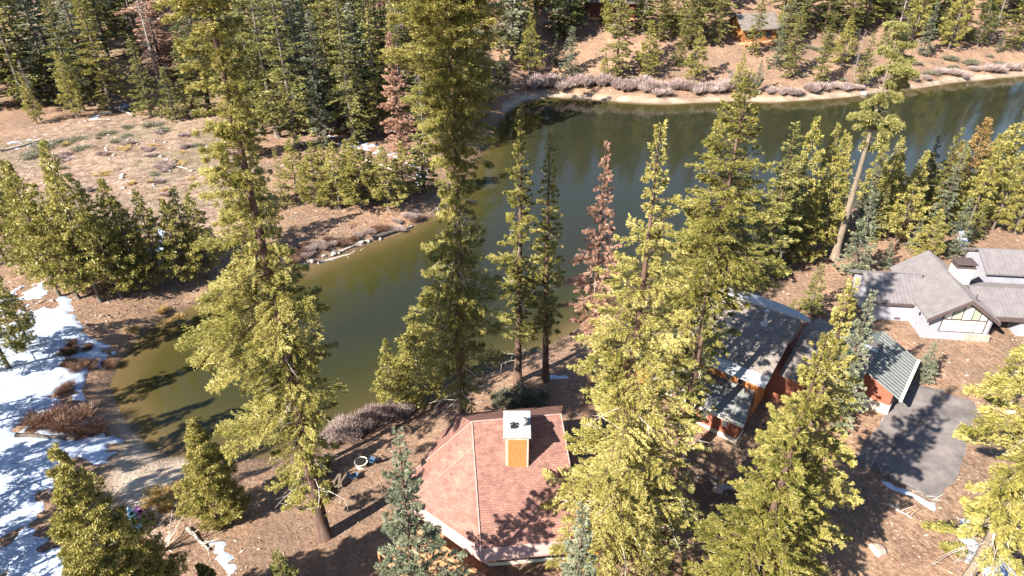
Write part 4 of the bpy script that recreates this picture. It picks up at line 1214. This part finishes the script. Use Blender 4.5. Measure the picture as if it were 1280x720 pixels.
# --- brown log cabin: local frame a (along the eave, to the left), b (up the slope)
OX, OY = 22.0, 46.3; ux = Vector((-.787, .617)); vx_ = Vector((.617, .787))
def Lf(a, b_, z):
    p = ux * a + vx_ * b_
    return (p.x, p.y, z - g0)
lc = empty('log_cabin', (OX, OY, g0), 0, label='orange log cabin with a tan shingle roof, behind the towering layered fir', cat='cabin')
m = MB(); m.slab([Lf(-.1, 0, 6.9), Lf(-.1, 7.3, 10), Lf(8.9, 7.3, 10), Lf(8.9, 0, 6.9)], .24); lroof = buildr(m, "roof", M_TAN_SH, lc)
m = MB()
# pale curved cap along the ridge
n = 16; ptsA = [Lf(-.9 + 10 * k / n, 7.35 + 2.3 * math.sin(PI * k / n) ** .8, 10.15 - .7 * math.sin(PI * k / n)) for k in range(n + 1)]
ptsB = [Lf(-.9 + 10 * k / n, 7.05, 10.10) for k in range(n + 1)]
for k in range(n):
    m.slab([ptsB[k], ptsB[k + 1], ptsA[k + 1], ptsA[k]], .18)
m.build("ridge_cap", M_METAL, lroof)
m = MB(); m.slab([Lf(-.15, -.35, 6.80), Lf(-.15, .75, 7.27), Lf(8.95, .75, 7.27), Lf(8.95, -.35, 6.80)], .08); m.build("eave_flashing", M_METAL, lroof)
m = MB(); m.tube(Lf(2.6, 5.6, 9.2), Lf(2.6, 5.6, 10.6), .13, .13, 10); m.path([Lf(2.6, 5.6, 9.15), Lf(2.6, 5.6, 9.5)], [.45, .15], 10); m.path([Lf(2.6, 5.6, 10.6), Lf(2.6, 5.6, 10.8)], [.26, .05], 10); m.build("vent_pipe", M_METAL, lroof)
m = MB()
m.box((.7, .75, 1.8), (8.2, 9.0, 6.75), Lf); m.build("wall", M_CEDAR, lc)
m = MB()
m.quad(Lf(.66, .75, 6.7), Lf(.66, 7.3, 9.7), Lf(.66, 9.0, 9.3), Lf(.66, 9.0, 6.7)); m.build("gable", M_REDW, lc)
for k, a in enumerate((2.0, 3.1, 6.4)):
    m = MB(); m.box((a, .68, 5.35), (a + .55, .74, 6.15), Lf); f = m.build("window", M_TRIM, lc)
    m = MB(); m.box((a + .08, .66, 5.43), (a + .47, .675, 6.07), Lf); m.build("pane", M_GLASS, f)
def seam_roof(p00, p10, p11, p01, n, parent, mat, name="lower_roof", ribh=.07, ribw=.05, thick=.12):
    """p00-p10 is the eave, p01-p11 the top edge; ribs run from eave to top"""
    m = MB(); m.slab([p00, p10, p11, p01], thick); o = m.build(name, mat, parent)
    r = MB()
    for k in range(n + 1):
        t = k / n
        a_ = Vector(p00).lerp(Vector(p10), t); c_ = Vector(p01).lerp(Vector(p11), t)
        d = (Vector(p10) - Vector(p00)).normalized() * ribw * .5
        up = Vector((0, 0, ribh))
        P = [a_ - d, a_ + d, c_ + d, c_ - d]
        r.slab([tuple(q + up) for q in P], ribh + .02)
    r.build("seams", mat, o)
    return o
lr_ = seam_roof(Lf(.2, -2.9, 4.15), Lf(9.5, -2.9, 4.15), Lf(9.5, .74, 5.2), Lf(.9, .74, 5.2), 16, lc, M_SEAM)
m = MB(); m.slab([Lf(.2, -3.05, 4.10), Lf(9.5, -3.05, 4.10), Lf(9.5, -2.88, 4.2), Lf(.2, -2.88, 4.2)], .2); m.build("fascia", M_WHITE, lr_)
m = MB(); m.box((.7, -2.4, 1.9), (6.0, .74, 4.1), Lf); m.build("lower_wall", M_REDW, lc)
m = MB(); m.box((.6, -2.55, -1.4), (6.1, .74, 1.9), Lf); m.build("foundation", M_FOUND, lc)
for a in (1.6, 3.6):
    m = MB(); m.box((a, -2.47, 2.75), (a + .6, -2.41, 3.45), Lf); f = m.build("window", M_TRIM, lc)
    m = MB(); m.box((a + .08, -2.49, 2.83), (a + .52, -2.475, 3.37), Lf); m.build("pane", M_GLASS, f)
m = MB(); m.box((6.1, -.6, -1.4), (9.6, .73, 4.2), Lf); m.build("recess_wall", M_REDW, lc)
# left wing further along
seam_roof(Lf(9.0, -1.5, 5.0), Lf(13.5, -1.5, 5.0), Lf(13.5, 3.6, 6.8), Lf(9.0, 3.6, 6.8), 8, lc, M_SEAM)
m = MB(); m.box((9.2, -1.0, 1.2), (13.2, 3.4, 5.0), Lf); m.build("wing_wall", M_CEDAR, lc)
# connecting wing to the right, lower, dark shingles
m = MB(); m.slab([Lf(-.2, 3.5, 6.0), Lf(-.2, 9.5, 7.9), Lf(-6.5, 9.5, 7.9), Lf(-6.5, 3.5, 6.0)], .22); m.slab([Lf(-.2, 9.5, 7.9), Lf(-.2, 14.5, 6.3), Lf(-6.5, 14.5, 6.3), Lf(-6.5, 9.5, 7.9)], .22)
wr = buildr(m, "wing_roof", M_TAN_SH, lc)
m = MB(); m.slab([Lf(-2.5, 9.35, 8.0), Lf(-6.6, 9.35, 8.0), Lf(-6.6, 9.9, 7.95), Lf(-4.5, 10.4, 7.8), Lf(-2.5, 9.9, 7.95)], .1); m.build("ridge_cap", M_METAL, wr)
m = MB(); m.box((-6.1, 4.0, 1.5), (.6, 14.0, 6.0), Lf); m.build("wing_wall", M_REDW, lc)
# --- garage
ga = empty('garage', (OX, OY, g0), 0, label='small red garage with a dark ribbed metal roof beside the driveway', cat='garage')
gr_ = seam_roof(Lf(-9.6, 8.0, 4.9), Lf(-9.6, 15.2, 4.9), Lf(-6.0, 15.2, 6.7), Lf(-6.0, 8.0, 6.7), 15, ga, M_SEAM_D, "roof", .09, .16)
for o in gr_.children: o.data.materials.clear(); o.data.materials.append(M_SEAM)
m = MB(); m.slab([Lf(-2.6, 8.0, 4.9), Lf(-2.6, 15.2, 4.9), Lf(-5.97, 15.2, 6.7), Lf(-5.97, 8.0, 6.7)], .12); m.build("rear_roof", M_SEAM_D, ga)
m = MB(); m.box((-9.85, 7.9, 4.74), (-9.6, 15.3, 4.98), Lf); m.build("gutter", M_WHITE, gr_)
m = MB()
m.prism([Lf(-9.0, 8.6, 0)[:2], Lf(-9.0, 14.7, 0)[:2], Lf(-3.1, 14.7, 0)[:2], Lf(-3.1, 8.6, 0)[:2]], .9, 2.55)
m.quad(Lf(-9.0, 8.6, 5.05), Lf(-3.1, 8.6, 5.05), Lf(-6.0, 8.6, 6.5)); m.build("wall", M_REDW, ga)
m = MB(); m.prism([Lf(-9.1, 8.5, 0)[:2], Lf(-9.1, 14.8, 0)[:2], Lf(-3.0, 14.8, 0)[:2], Lf(-3.0, 8.5, 0)[:2]], -.8, .9); m.build("foundation", M_FOUND, ga)
m = MB(); m.box((-9.12, 10.0, 2.6), (-9.02, 13.6, 4.6), Lf); m.build("garage_door", M_BROWNT, ga)
# --- grey house
gh = empty('house', (46.8, 59, g0), rad(-6), label='pale grey house with taupe metal gables and a wall of white windows', cat='house')
def Gz(z): return z - g0
def gable(parent, x0, x1, y0, y1, ze, zr, name, oh=.5, ribs=14):
    """gable roof with its ridge along y"""
    xm = (x0 + x1) / 2
    r = seam_roof((x0 - oh, y0, Gz(ze)), (x0 - oh, y1, Gz(ze)), (xm, y1, Gz(zr)), (xm, y0, Gz(zr)), ribs, parent, M_GREYR, name, .09, .07, .22)
    r2 = seam_roof((x1 + oh, y1, Gz(ze)), (x1 + oh, y0, Gz(ze)), (xm + .01, y0, Gz(zr)), (xm + .01, y1, Gz(zr)), ribs, parent, M_GREYR, name, .09, .07, .22)
    return r, r2
# main gable, projecting forward as a prow
x0, x1, xm = -3.3, 3.1, -.05
main_r = gable(gh, x0, x1, -.7, 10, 5.45, 7.9, "roof", .35, 22)
m = MB(); 
for (a, c) in (((x0 - .38, -.72, Gz(5.45)), (xm, -.72, Gz(7.93))), ((x1 + .38, -.72, Gz(5.45)), (xm, -.72, Gz(7.93)))):
    m.slab([a, c, (c[0], c[1] - .12, c[2]), (a[0], a[1] - .12, a[2])], .42)
m.build("barge_board", M_BROWNT, main_r[0])
m = MB(); m.prism([(x0, 0), (x1, 0), (x1, 9.6), (x0, 9.6)], -.8, Gz(5.45)); m.quad((x0, .0, Gz(5.45)), (x1, .0, Gz(5.45)), (xm, .0, Gz(7.65))); m.quad((x0, 9.6, Gz(5.45)), (x1, 9.6, Gz(5.45)), (xm, 9.6, Gz(7.65)))
for k in range(22):
    xx = x0 + .15 + k * .3; m.box((xx, -.02, -.5), (xx + .03, .0, Gz(5.4)))
m.build("wall", M_BLUEW, gh)
m = MB(); m.box((.9, -.10, -.8), (3.42, .02, Gz(3.35))); m.box((3.4, -.1, -.8), (3.5, 1.5, Gz(3.35))); m.build("stone_base", M_STONE, gh)
# window wall: two rows of panes under the rake
wxs = [-1.75, -.75, .45, 1.65, 2.55]
def rake(x): return Gz(5.45) + (Gz(7.65) - Gz(5.45)) * (1 - abs(x - xm) / 3.35) - .42
m = MB()
m.quad((-1.85, -.03, Gz(3.55)), (2.65, -.03, Gz(3.55)), (2.65, -.03, rake(2.65)), (xm, -.03, rake(xm)), (-1.85, -.03, rake(-1.85)))
fr = m.build("window_wall", M_BROWNT, gh)
for k in range(4):
    a, c = wxs[k] + .05, wxs[k + 1] - .05
    m = MB(); m.box((a, -.05, Gz(3.68)), (c, -.035, Gz(5.0))); m.build("pane", M_PANE, fr)
ux_ = [-1.75, -1.0, .0, .95, 1.75, 2.55]
for k in range(5):
    a, c = ux_[k] + .06, ux_[k + 1] - .06
    pts = [(a, -.05, Gz(5.2)), (c, -.05, Gz(5.2)), (c, -.05, max(Gz(5.3), rake(c) - .1))]
    if a < xm < c: pts.append((xm, -.05, rake(xm) - .1))
    pts.append((a, -.05, max(Gz(5.3), rake(a) - .1)))
    m = MB(); m.quad(*pts); m.build("pane", M_PANE_G if k in (1, 3) else M_PANE, fr)
# left wing, ridge along x
def gable_x(parent, x0, x1, y0, y1, ze, zr, name, oh=.4, ribs=12):
    ym = (y0 + y1) / 2
    r = seam_roof((x0, y0 - oh, Gz(ze)), (x1, y0 - oh, Gz(ze)), (x1, ym, Gz(zr)), (x0, ym, Gz(zr)), ribs, parent, M_GREYR, name, .09, .07, .2)
    r2 = seam_roof((x1, y1 + oh, Gz(ze)), (x0, y1 + oh, Gz(ze)), (x0, ym + .01, Gz(zr)), (x1, ym + .01, Gz(zr)), ribs, parent, M_GREYR, name, .09, .07, .2)
    return r
r = gable_x(gh, -8.2, -.5, 3.2, 9.4, 5.0, 6.7, "wing_roof", .4, 18)
m = MB(); m.box((-8.2, 2.68, Gz(4.78)), (-3.7, 2.80, Gz(5.0))); m.build("gutter", M_BROWNT, r)
m = MB(); m.box((-7.7, 3.2, -.8), (x0 + .01, 9.2, Gz(4.95))); 
m.quad((-7.7, 3.2, Gz(4.95)), (-7.7, 9.2, Gz(4.95)), (-7.7, 6.3, Gz(6.5))); m.build("wing_wall", M_BLUEW, gh)
m = MB(); m.box((-4.9, 3.12, Gz(2.75)), (-4.3, 3.19, Gz(2.95))); m.build("vent_grille", M_BROWNT, gh)
m = MB(); m.box((x0 - .12, 1.4, Gz(4.5)), (x0 - .01, 1.6, Gz(4.8))); m.build("wall_lamp", M_DARK, gh)
# right wing, shed roof over dark bay
r = gable_x(gh, 2.5, 14.5, 1.6, 8.0, 5.0, 6.5, "wing_roof", .4, 28)
m = MB(); m.box((3.6, 1.0, Gz(4.55)), (14.5, 1.16, Gz(5.0))); m.build("fascia", M_BROWNT, r)
m = MB(); m.box((3.4, 3.0, -.8), (14.2, 7.8, Gz(4.9))); m.box((7.0, 1.5, -.8), (14.2, 3.0, Gz(4.55))); m.build("wing_wall", M_BLUEW, gh)
m = MB(); m.box((3.9, 2.9, 0), (6.8, 2.98, Gz(4.5))); m.build("recess_shade_panel", M_DARK, gh)  # near-black sheet painting the shade inside the open recess
r = gable_x(gh, 6.5, 16, 9.5, 15, 5.8, 7.4, "rear_roof", .3, 20)
m = MB(); m.box((7.0, 9.7, -.8), (15.6, 14.8, Gz(5.7))); m.quad((7.0, 9.7, Gz(5.7)), (7.0, 14.8, Gz(5.7)), (7.0, 12.25, Gz(7.2))); m.build("rear_wall", M_BLUEW, gh)
m = MB(); m.box((.7, 5.0, Gz(6.5)), (2.5, 6.4, Gz(8.5))); c_ = m.build("chimney", M_WHITE, main_r[1])
m = MB(); m.box((.6, 4.9, Gz(8.5)), (2.6, 6.5, Gz(8.62)))
for a, c in ((.7, 5.0), (2.4, 5.0), (.7, 6.3), (2.4, 6.3)): m.box((a, c, Gz(8.62)), (a + .1, c + .1, Gz(8.95)))
m.box((.55, 4.85, Gz(8.95)), (2.65, 6.55, Gz(9.05))); m.build("chimney_cap", M_BROWNT, c_)
m = MB(); m.tube((-2, 5.9, Gz(6.4)), (-2, 5.9, Gz(6.95)), .07, .07, 6); m.tube((1.2, .9, Gz(7.2)), (1.2, .9, Gz(7.7)), .07, .07, 6); m.build("vent_pipe", M_BROWNT, gh)

# --- far cabins on the slope
M_LOGS = mat_noise("brown_logs", (.20, .085, .035), (.38, .17, .06), 2.5, .8, .2, .3, 8, (.6, .6, 7))
M_MAROON = mat_noise("maroon_boards", (.10, .03, .025), (.17, .055, .045), 2.5, .8, .2, .3, 8, (.6, .6, 7))
x, y, z = ground(948, 52)
fc = empty('far_cabin', (x, y, z), rad(15), label='far orange log cabin high on the slope beyond the lake', cat='cabin')
m = MB(); m.box((-5, 0, -3), (5, 7, 3.6)); m.quad((-5, 0, 3.6), (-5, 7, 3.6), (-5, 3.5, 6)); m.build("wall", M_LOGS, fc)
m = MB(); m.slab([(-5.8, -1, 3.2), (5.8, -1, 3.2), (5.8, 3.5, 6.3), (-5.8, 3.5, 6.3)], .25); m.slab([(-5.8, 3.52, 6.3), (5.8, 3.52, 6.3), (5.8, 8, 3.2), (-5.8, 8, 3.2)], .25); buildr(m, "roof", M_TAN_SH, fc)
m = MB(); m.box((-5.5, -2.6, -.3), (5.5, -.02, 0)); 
for k in range(8): m.box((-5.5 + k * 1.55, -2.6, -3), (-5.35 + k * 1.55, -2.45, 1)); 
m.box((-5.5, -2.62, .95), (5.5, -2.5, 1.05)); m.build("deck", M_DECK, fc)
for a in (-3.8, -1, 1.8):
    m = MB(); m.box((a, -.1, .8), (a + 1.5, -.03, 2.4)); m.build("window", M_GLASS, fc)
x, y, z = ground(765, 22)
fc = empty('far_cabin', (x, y, z), rad(-10), label='far dark red cabin behind trunks beyond the middle of the lake', cat='cabin')
m = MB(); m.box((-6, 0, -3), (6, 7, 4.2)); m.build("wall", M_MAROON, fc)
m = MB(); m.slab([(-6.8, -1, 3.9), (6.8, -1, 3.9), (6.8, 3.5, 7), (-6.8, 3.5, 7)], .25); m.slab([(-6.8, 3.52, 7), (6.8, 3.52, 7), (6.8, 8, 3.9), (-6.8, 8, 3.9)], .25); buildr(m, "roof", M_GREY_SH, fc)
m = MB(); m.box((-6, -2.6, -.3), (6, -.02, 0))
for k in range(10): m.box((-6 + k * 1.3, -2.6, -3), (-5.85 + k * 1.3, -2.45, 1))
m.build("deck", M_DECK, fc)

# ------------------------------------------------------------------ small things
def kayak(u, v, rz, mat, dark, label):
    x, y, z = ground(u, v)
    o = empty('kayak', (x, y, z + .03), rz, label=label, cat='kayak', group='kayaks on the sand')
    n, k = 15, 10; m = MB(); L_ = 2.9
    for i in range(n):
        s = i / (n - 1); w = .38 * math.sin(PI * min(max(s, .02), .98)) ** .6; h = .32 + .12 * (2 * s - 1) ** 2
        for j in range(k):
            a = 2 * PI * j / k
            m.v.append(((s - .5) * L_, w * math.cos(a), h / 2 + h / 2 * math.sin(a) * (.9 if math.sin(a) > 0 else 1)))
    for i in range(n - 1):
        for j in range(k):
            j2 = (j + 1) % k; m.f.append((i * k + j, i * k + j2, (i + 1) * k + j2, (i + 1) * k + j))
    m.f.append(tuple(range(k))); m.f.append(tuple((n - 1) * k + k - 1 - j for j in range(k)))
    m.build("hull", mat, o, True)
    for cx, r_ in ((-.35, .27), (.55, .22)):
        m = MB(); m.path([(cx, 0, .30), (cx, 0, .355)], [r_ * .95, r_], 14); m.build("cockpit", dark, o)
        m = MB(); m.box((cx - r_ * .8, -.14, .34), (cx - r_ * .55, .14, .58)); m.build("seat_back", M_DARK, o)
    return o
M_PK = mat_noise("pink_plastic", (.60, .16, .42), (.78, .34, .60), 4, .4, .5, 0)
M_TL = mat_noise("teal_plastic", (.16, .36, .42), (.34, .54, .58), 4, .4, .5, 0)
M_PKD = mat_noise("dark_magenta_liner", (.20, .03, .12), (.30, .05, .18), 4, .6, .3, 0)
M_TLD = mat_noise("dark_teal_liner", (.03, .10, .12), (.05, .15, .17), 4, .6, .3, 0)
kayak(181, 649, rad(-42), M_PK, M_PKD, 'pink and magenta kayak lying on the sand by the golden tufts')
kayak(170, 653, rad(-46), M_TL, M_TLD, 'teal kayak lying left of the pink kayak')
m = MB(); x, y, z = ground(188, 650)
m.tube((-1, .2, .35), (1, -.7, .38), .025, .025, 6); m.box((-1.35, .1, .3), (-.95, .4, .34)); m.box((.95, -.95, .34), (1.35, -.6, .38))
o = m.build("paddle", M_DARK); o.location = (x, y, z); tag(o, 'thin dark paddle resting across the pink kayak end', 'paddle')
# fire bowl, two folding chairs, split log pile by the cabin
x, y, z = ground(452, 584)
fb = empty('fire_bowl', (x, y, z), 0, label='round pale fire bowl on the slope left of the cabin', cat='fire bowl')
m = MB(); m.path([(0, 0, .05), (0, 0, .25), (0, 0, .55), (0, 0, .6)], [.42, .46, .55, .58], 18); m.build("bowl", M_WHITE, fb, True)
m = MB(); m.path([(0, 0, .56), (0, 0, .612)], [.44, .48], 18); m.build("ash_bed", M_DARK, fb)
m = MB()
for k in range(3):
    a = k * 2.1; m.box((.35 * math.cos(a) - .05, .35 * math.sin(a) - .05, -.1), (.35 * math.cos(a) + .05, .35 * math.sin(a) + .05, .2))
m.build("feet", M_ROCK, fb)
M_BLUEC = mat_noise("blue_canvas", (.05, .11, .19), (.10, .19, .30), 6, .8, .2, .1)
def fold_chair(u, v, rz, label):
    x, y, z = ground(u, v)
    o = empty('camp_chair', (x, y, z), rz, label=label, cat='chair', group='blue camp chairs')
    m = MB(); m.slab([(-.32, -.3, .46), (.32, -.3, .46), (.28, .28, .38), (-.28, .28, .38)], .03); m.build("seat", M_BLUEC, o)
    m = MB(); m.slab([(-.30, .28, .42), (.30, .28, .42), (.30, .55, 1.0), (-.30, .55, 1.0)], .03); m.build("backrest", M_BLUEC, o)
    for sx in (-1, 1):
        for a, c in ((-.33, .33), (.33, -.33)):
            m = MB(); m.tube((sx * .33, a, -.02), (sx * .33, c, .62), .022, .022, 6); m.build("leg", M_DARK, o)
        m = MB(); m.box((sx * .33 - .04, -.32, .62), (sx * .33 + .04, .34, .65)); m.build("armrest", M_DARK, o)
    return o
fold_chair(444, 600, rad(110), 'dark blue camp chair facing the slope, left of the fire bowl')
fold_chair(466, 580, rad(-120), 'dark blue camp chair right behind the fire bowl')
x, y, z = ground(428, 606)
for k in range(9):
    m = MB(); a = frng.uniform(-.2, .2); m.tube((-.5, a, .12), (.5, -a, .12), .12, .11, 7)
    o = m.build("split_log", M_BARK_PALE); o.location = (x - .4 + (k % 3) * .28, y - .2 + (k // 3) * .1, z + .02 + .2 * (k // 3)); o.rotation_euler = (0, 0, 1.1 + frng.uniform(-.3, .3))
    tag(o, 'split firewood log in the pile left of the camp chairs', 'firewood log', 'firewood pile by the camp chairs')
# white bags / driftwood by the kayaks
for (u, v, l_, lab) in [(181, 632, 1.3, 'short white driftwood piece on the sand above the kayaks'), (218, 636, 1.1, 'white driftwood chunk among the golden tufts')]:
    x, y, z = ground(u, v); m = MB(); m.path([(-l_ / 2, 0, .1), (0, .08, .16), (l_ / 2, -.05, .1)], [.10, .16, .06], 8); o = m.build("driftwood", M_DEAD, None, True); o.location = (x, y, z); o.rotation_euler = (0, 0, .4); tag(o, lab, 'driftwood')
# trees just outside the frame whose shade falls across the snow and sand at the left
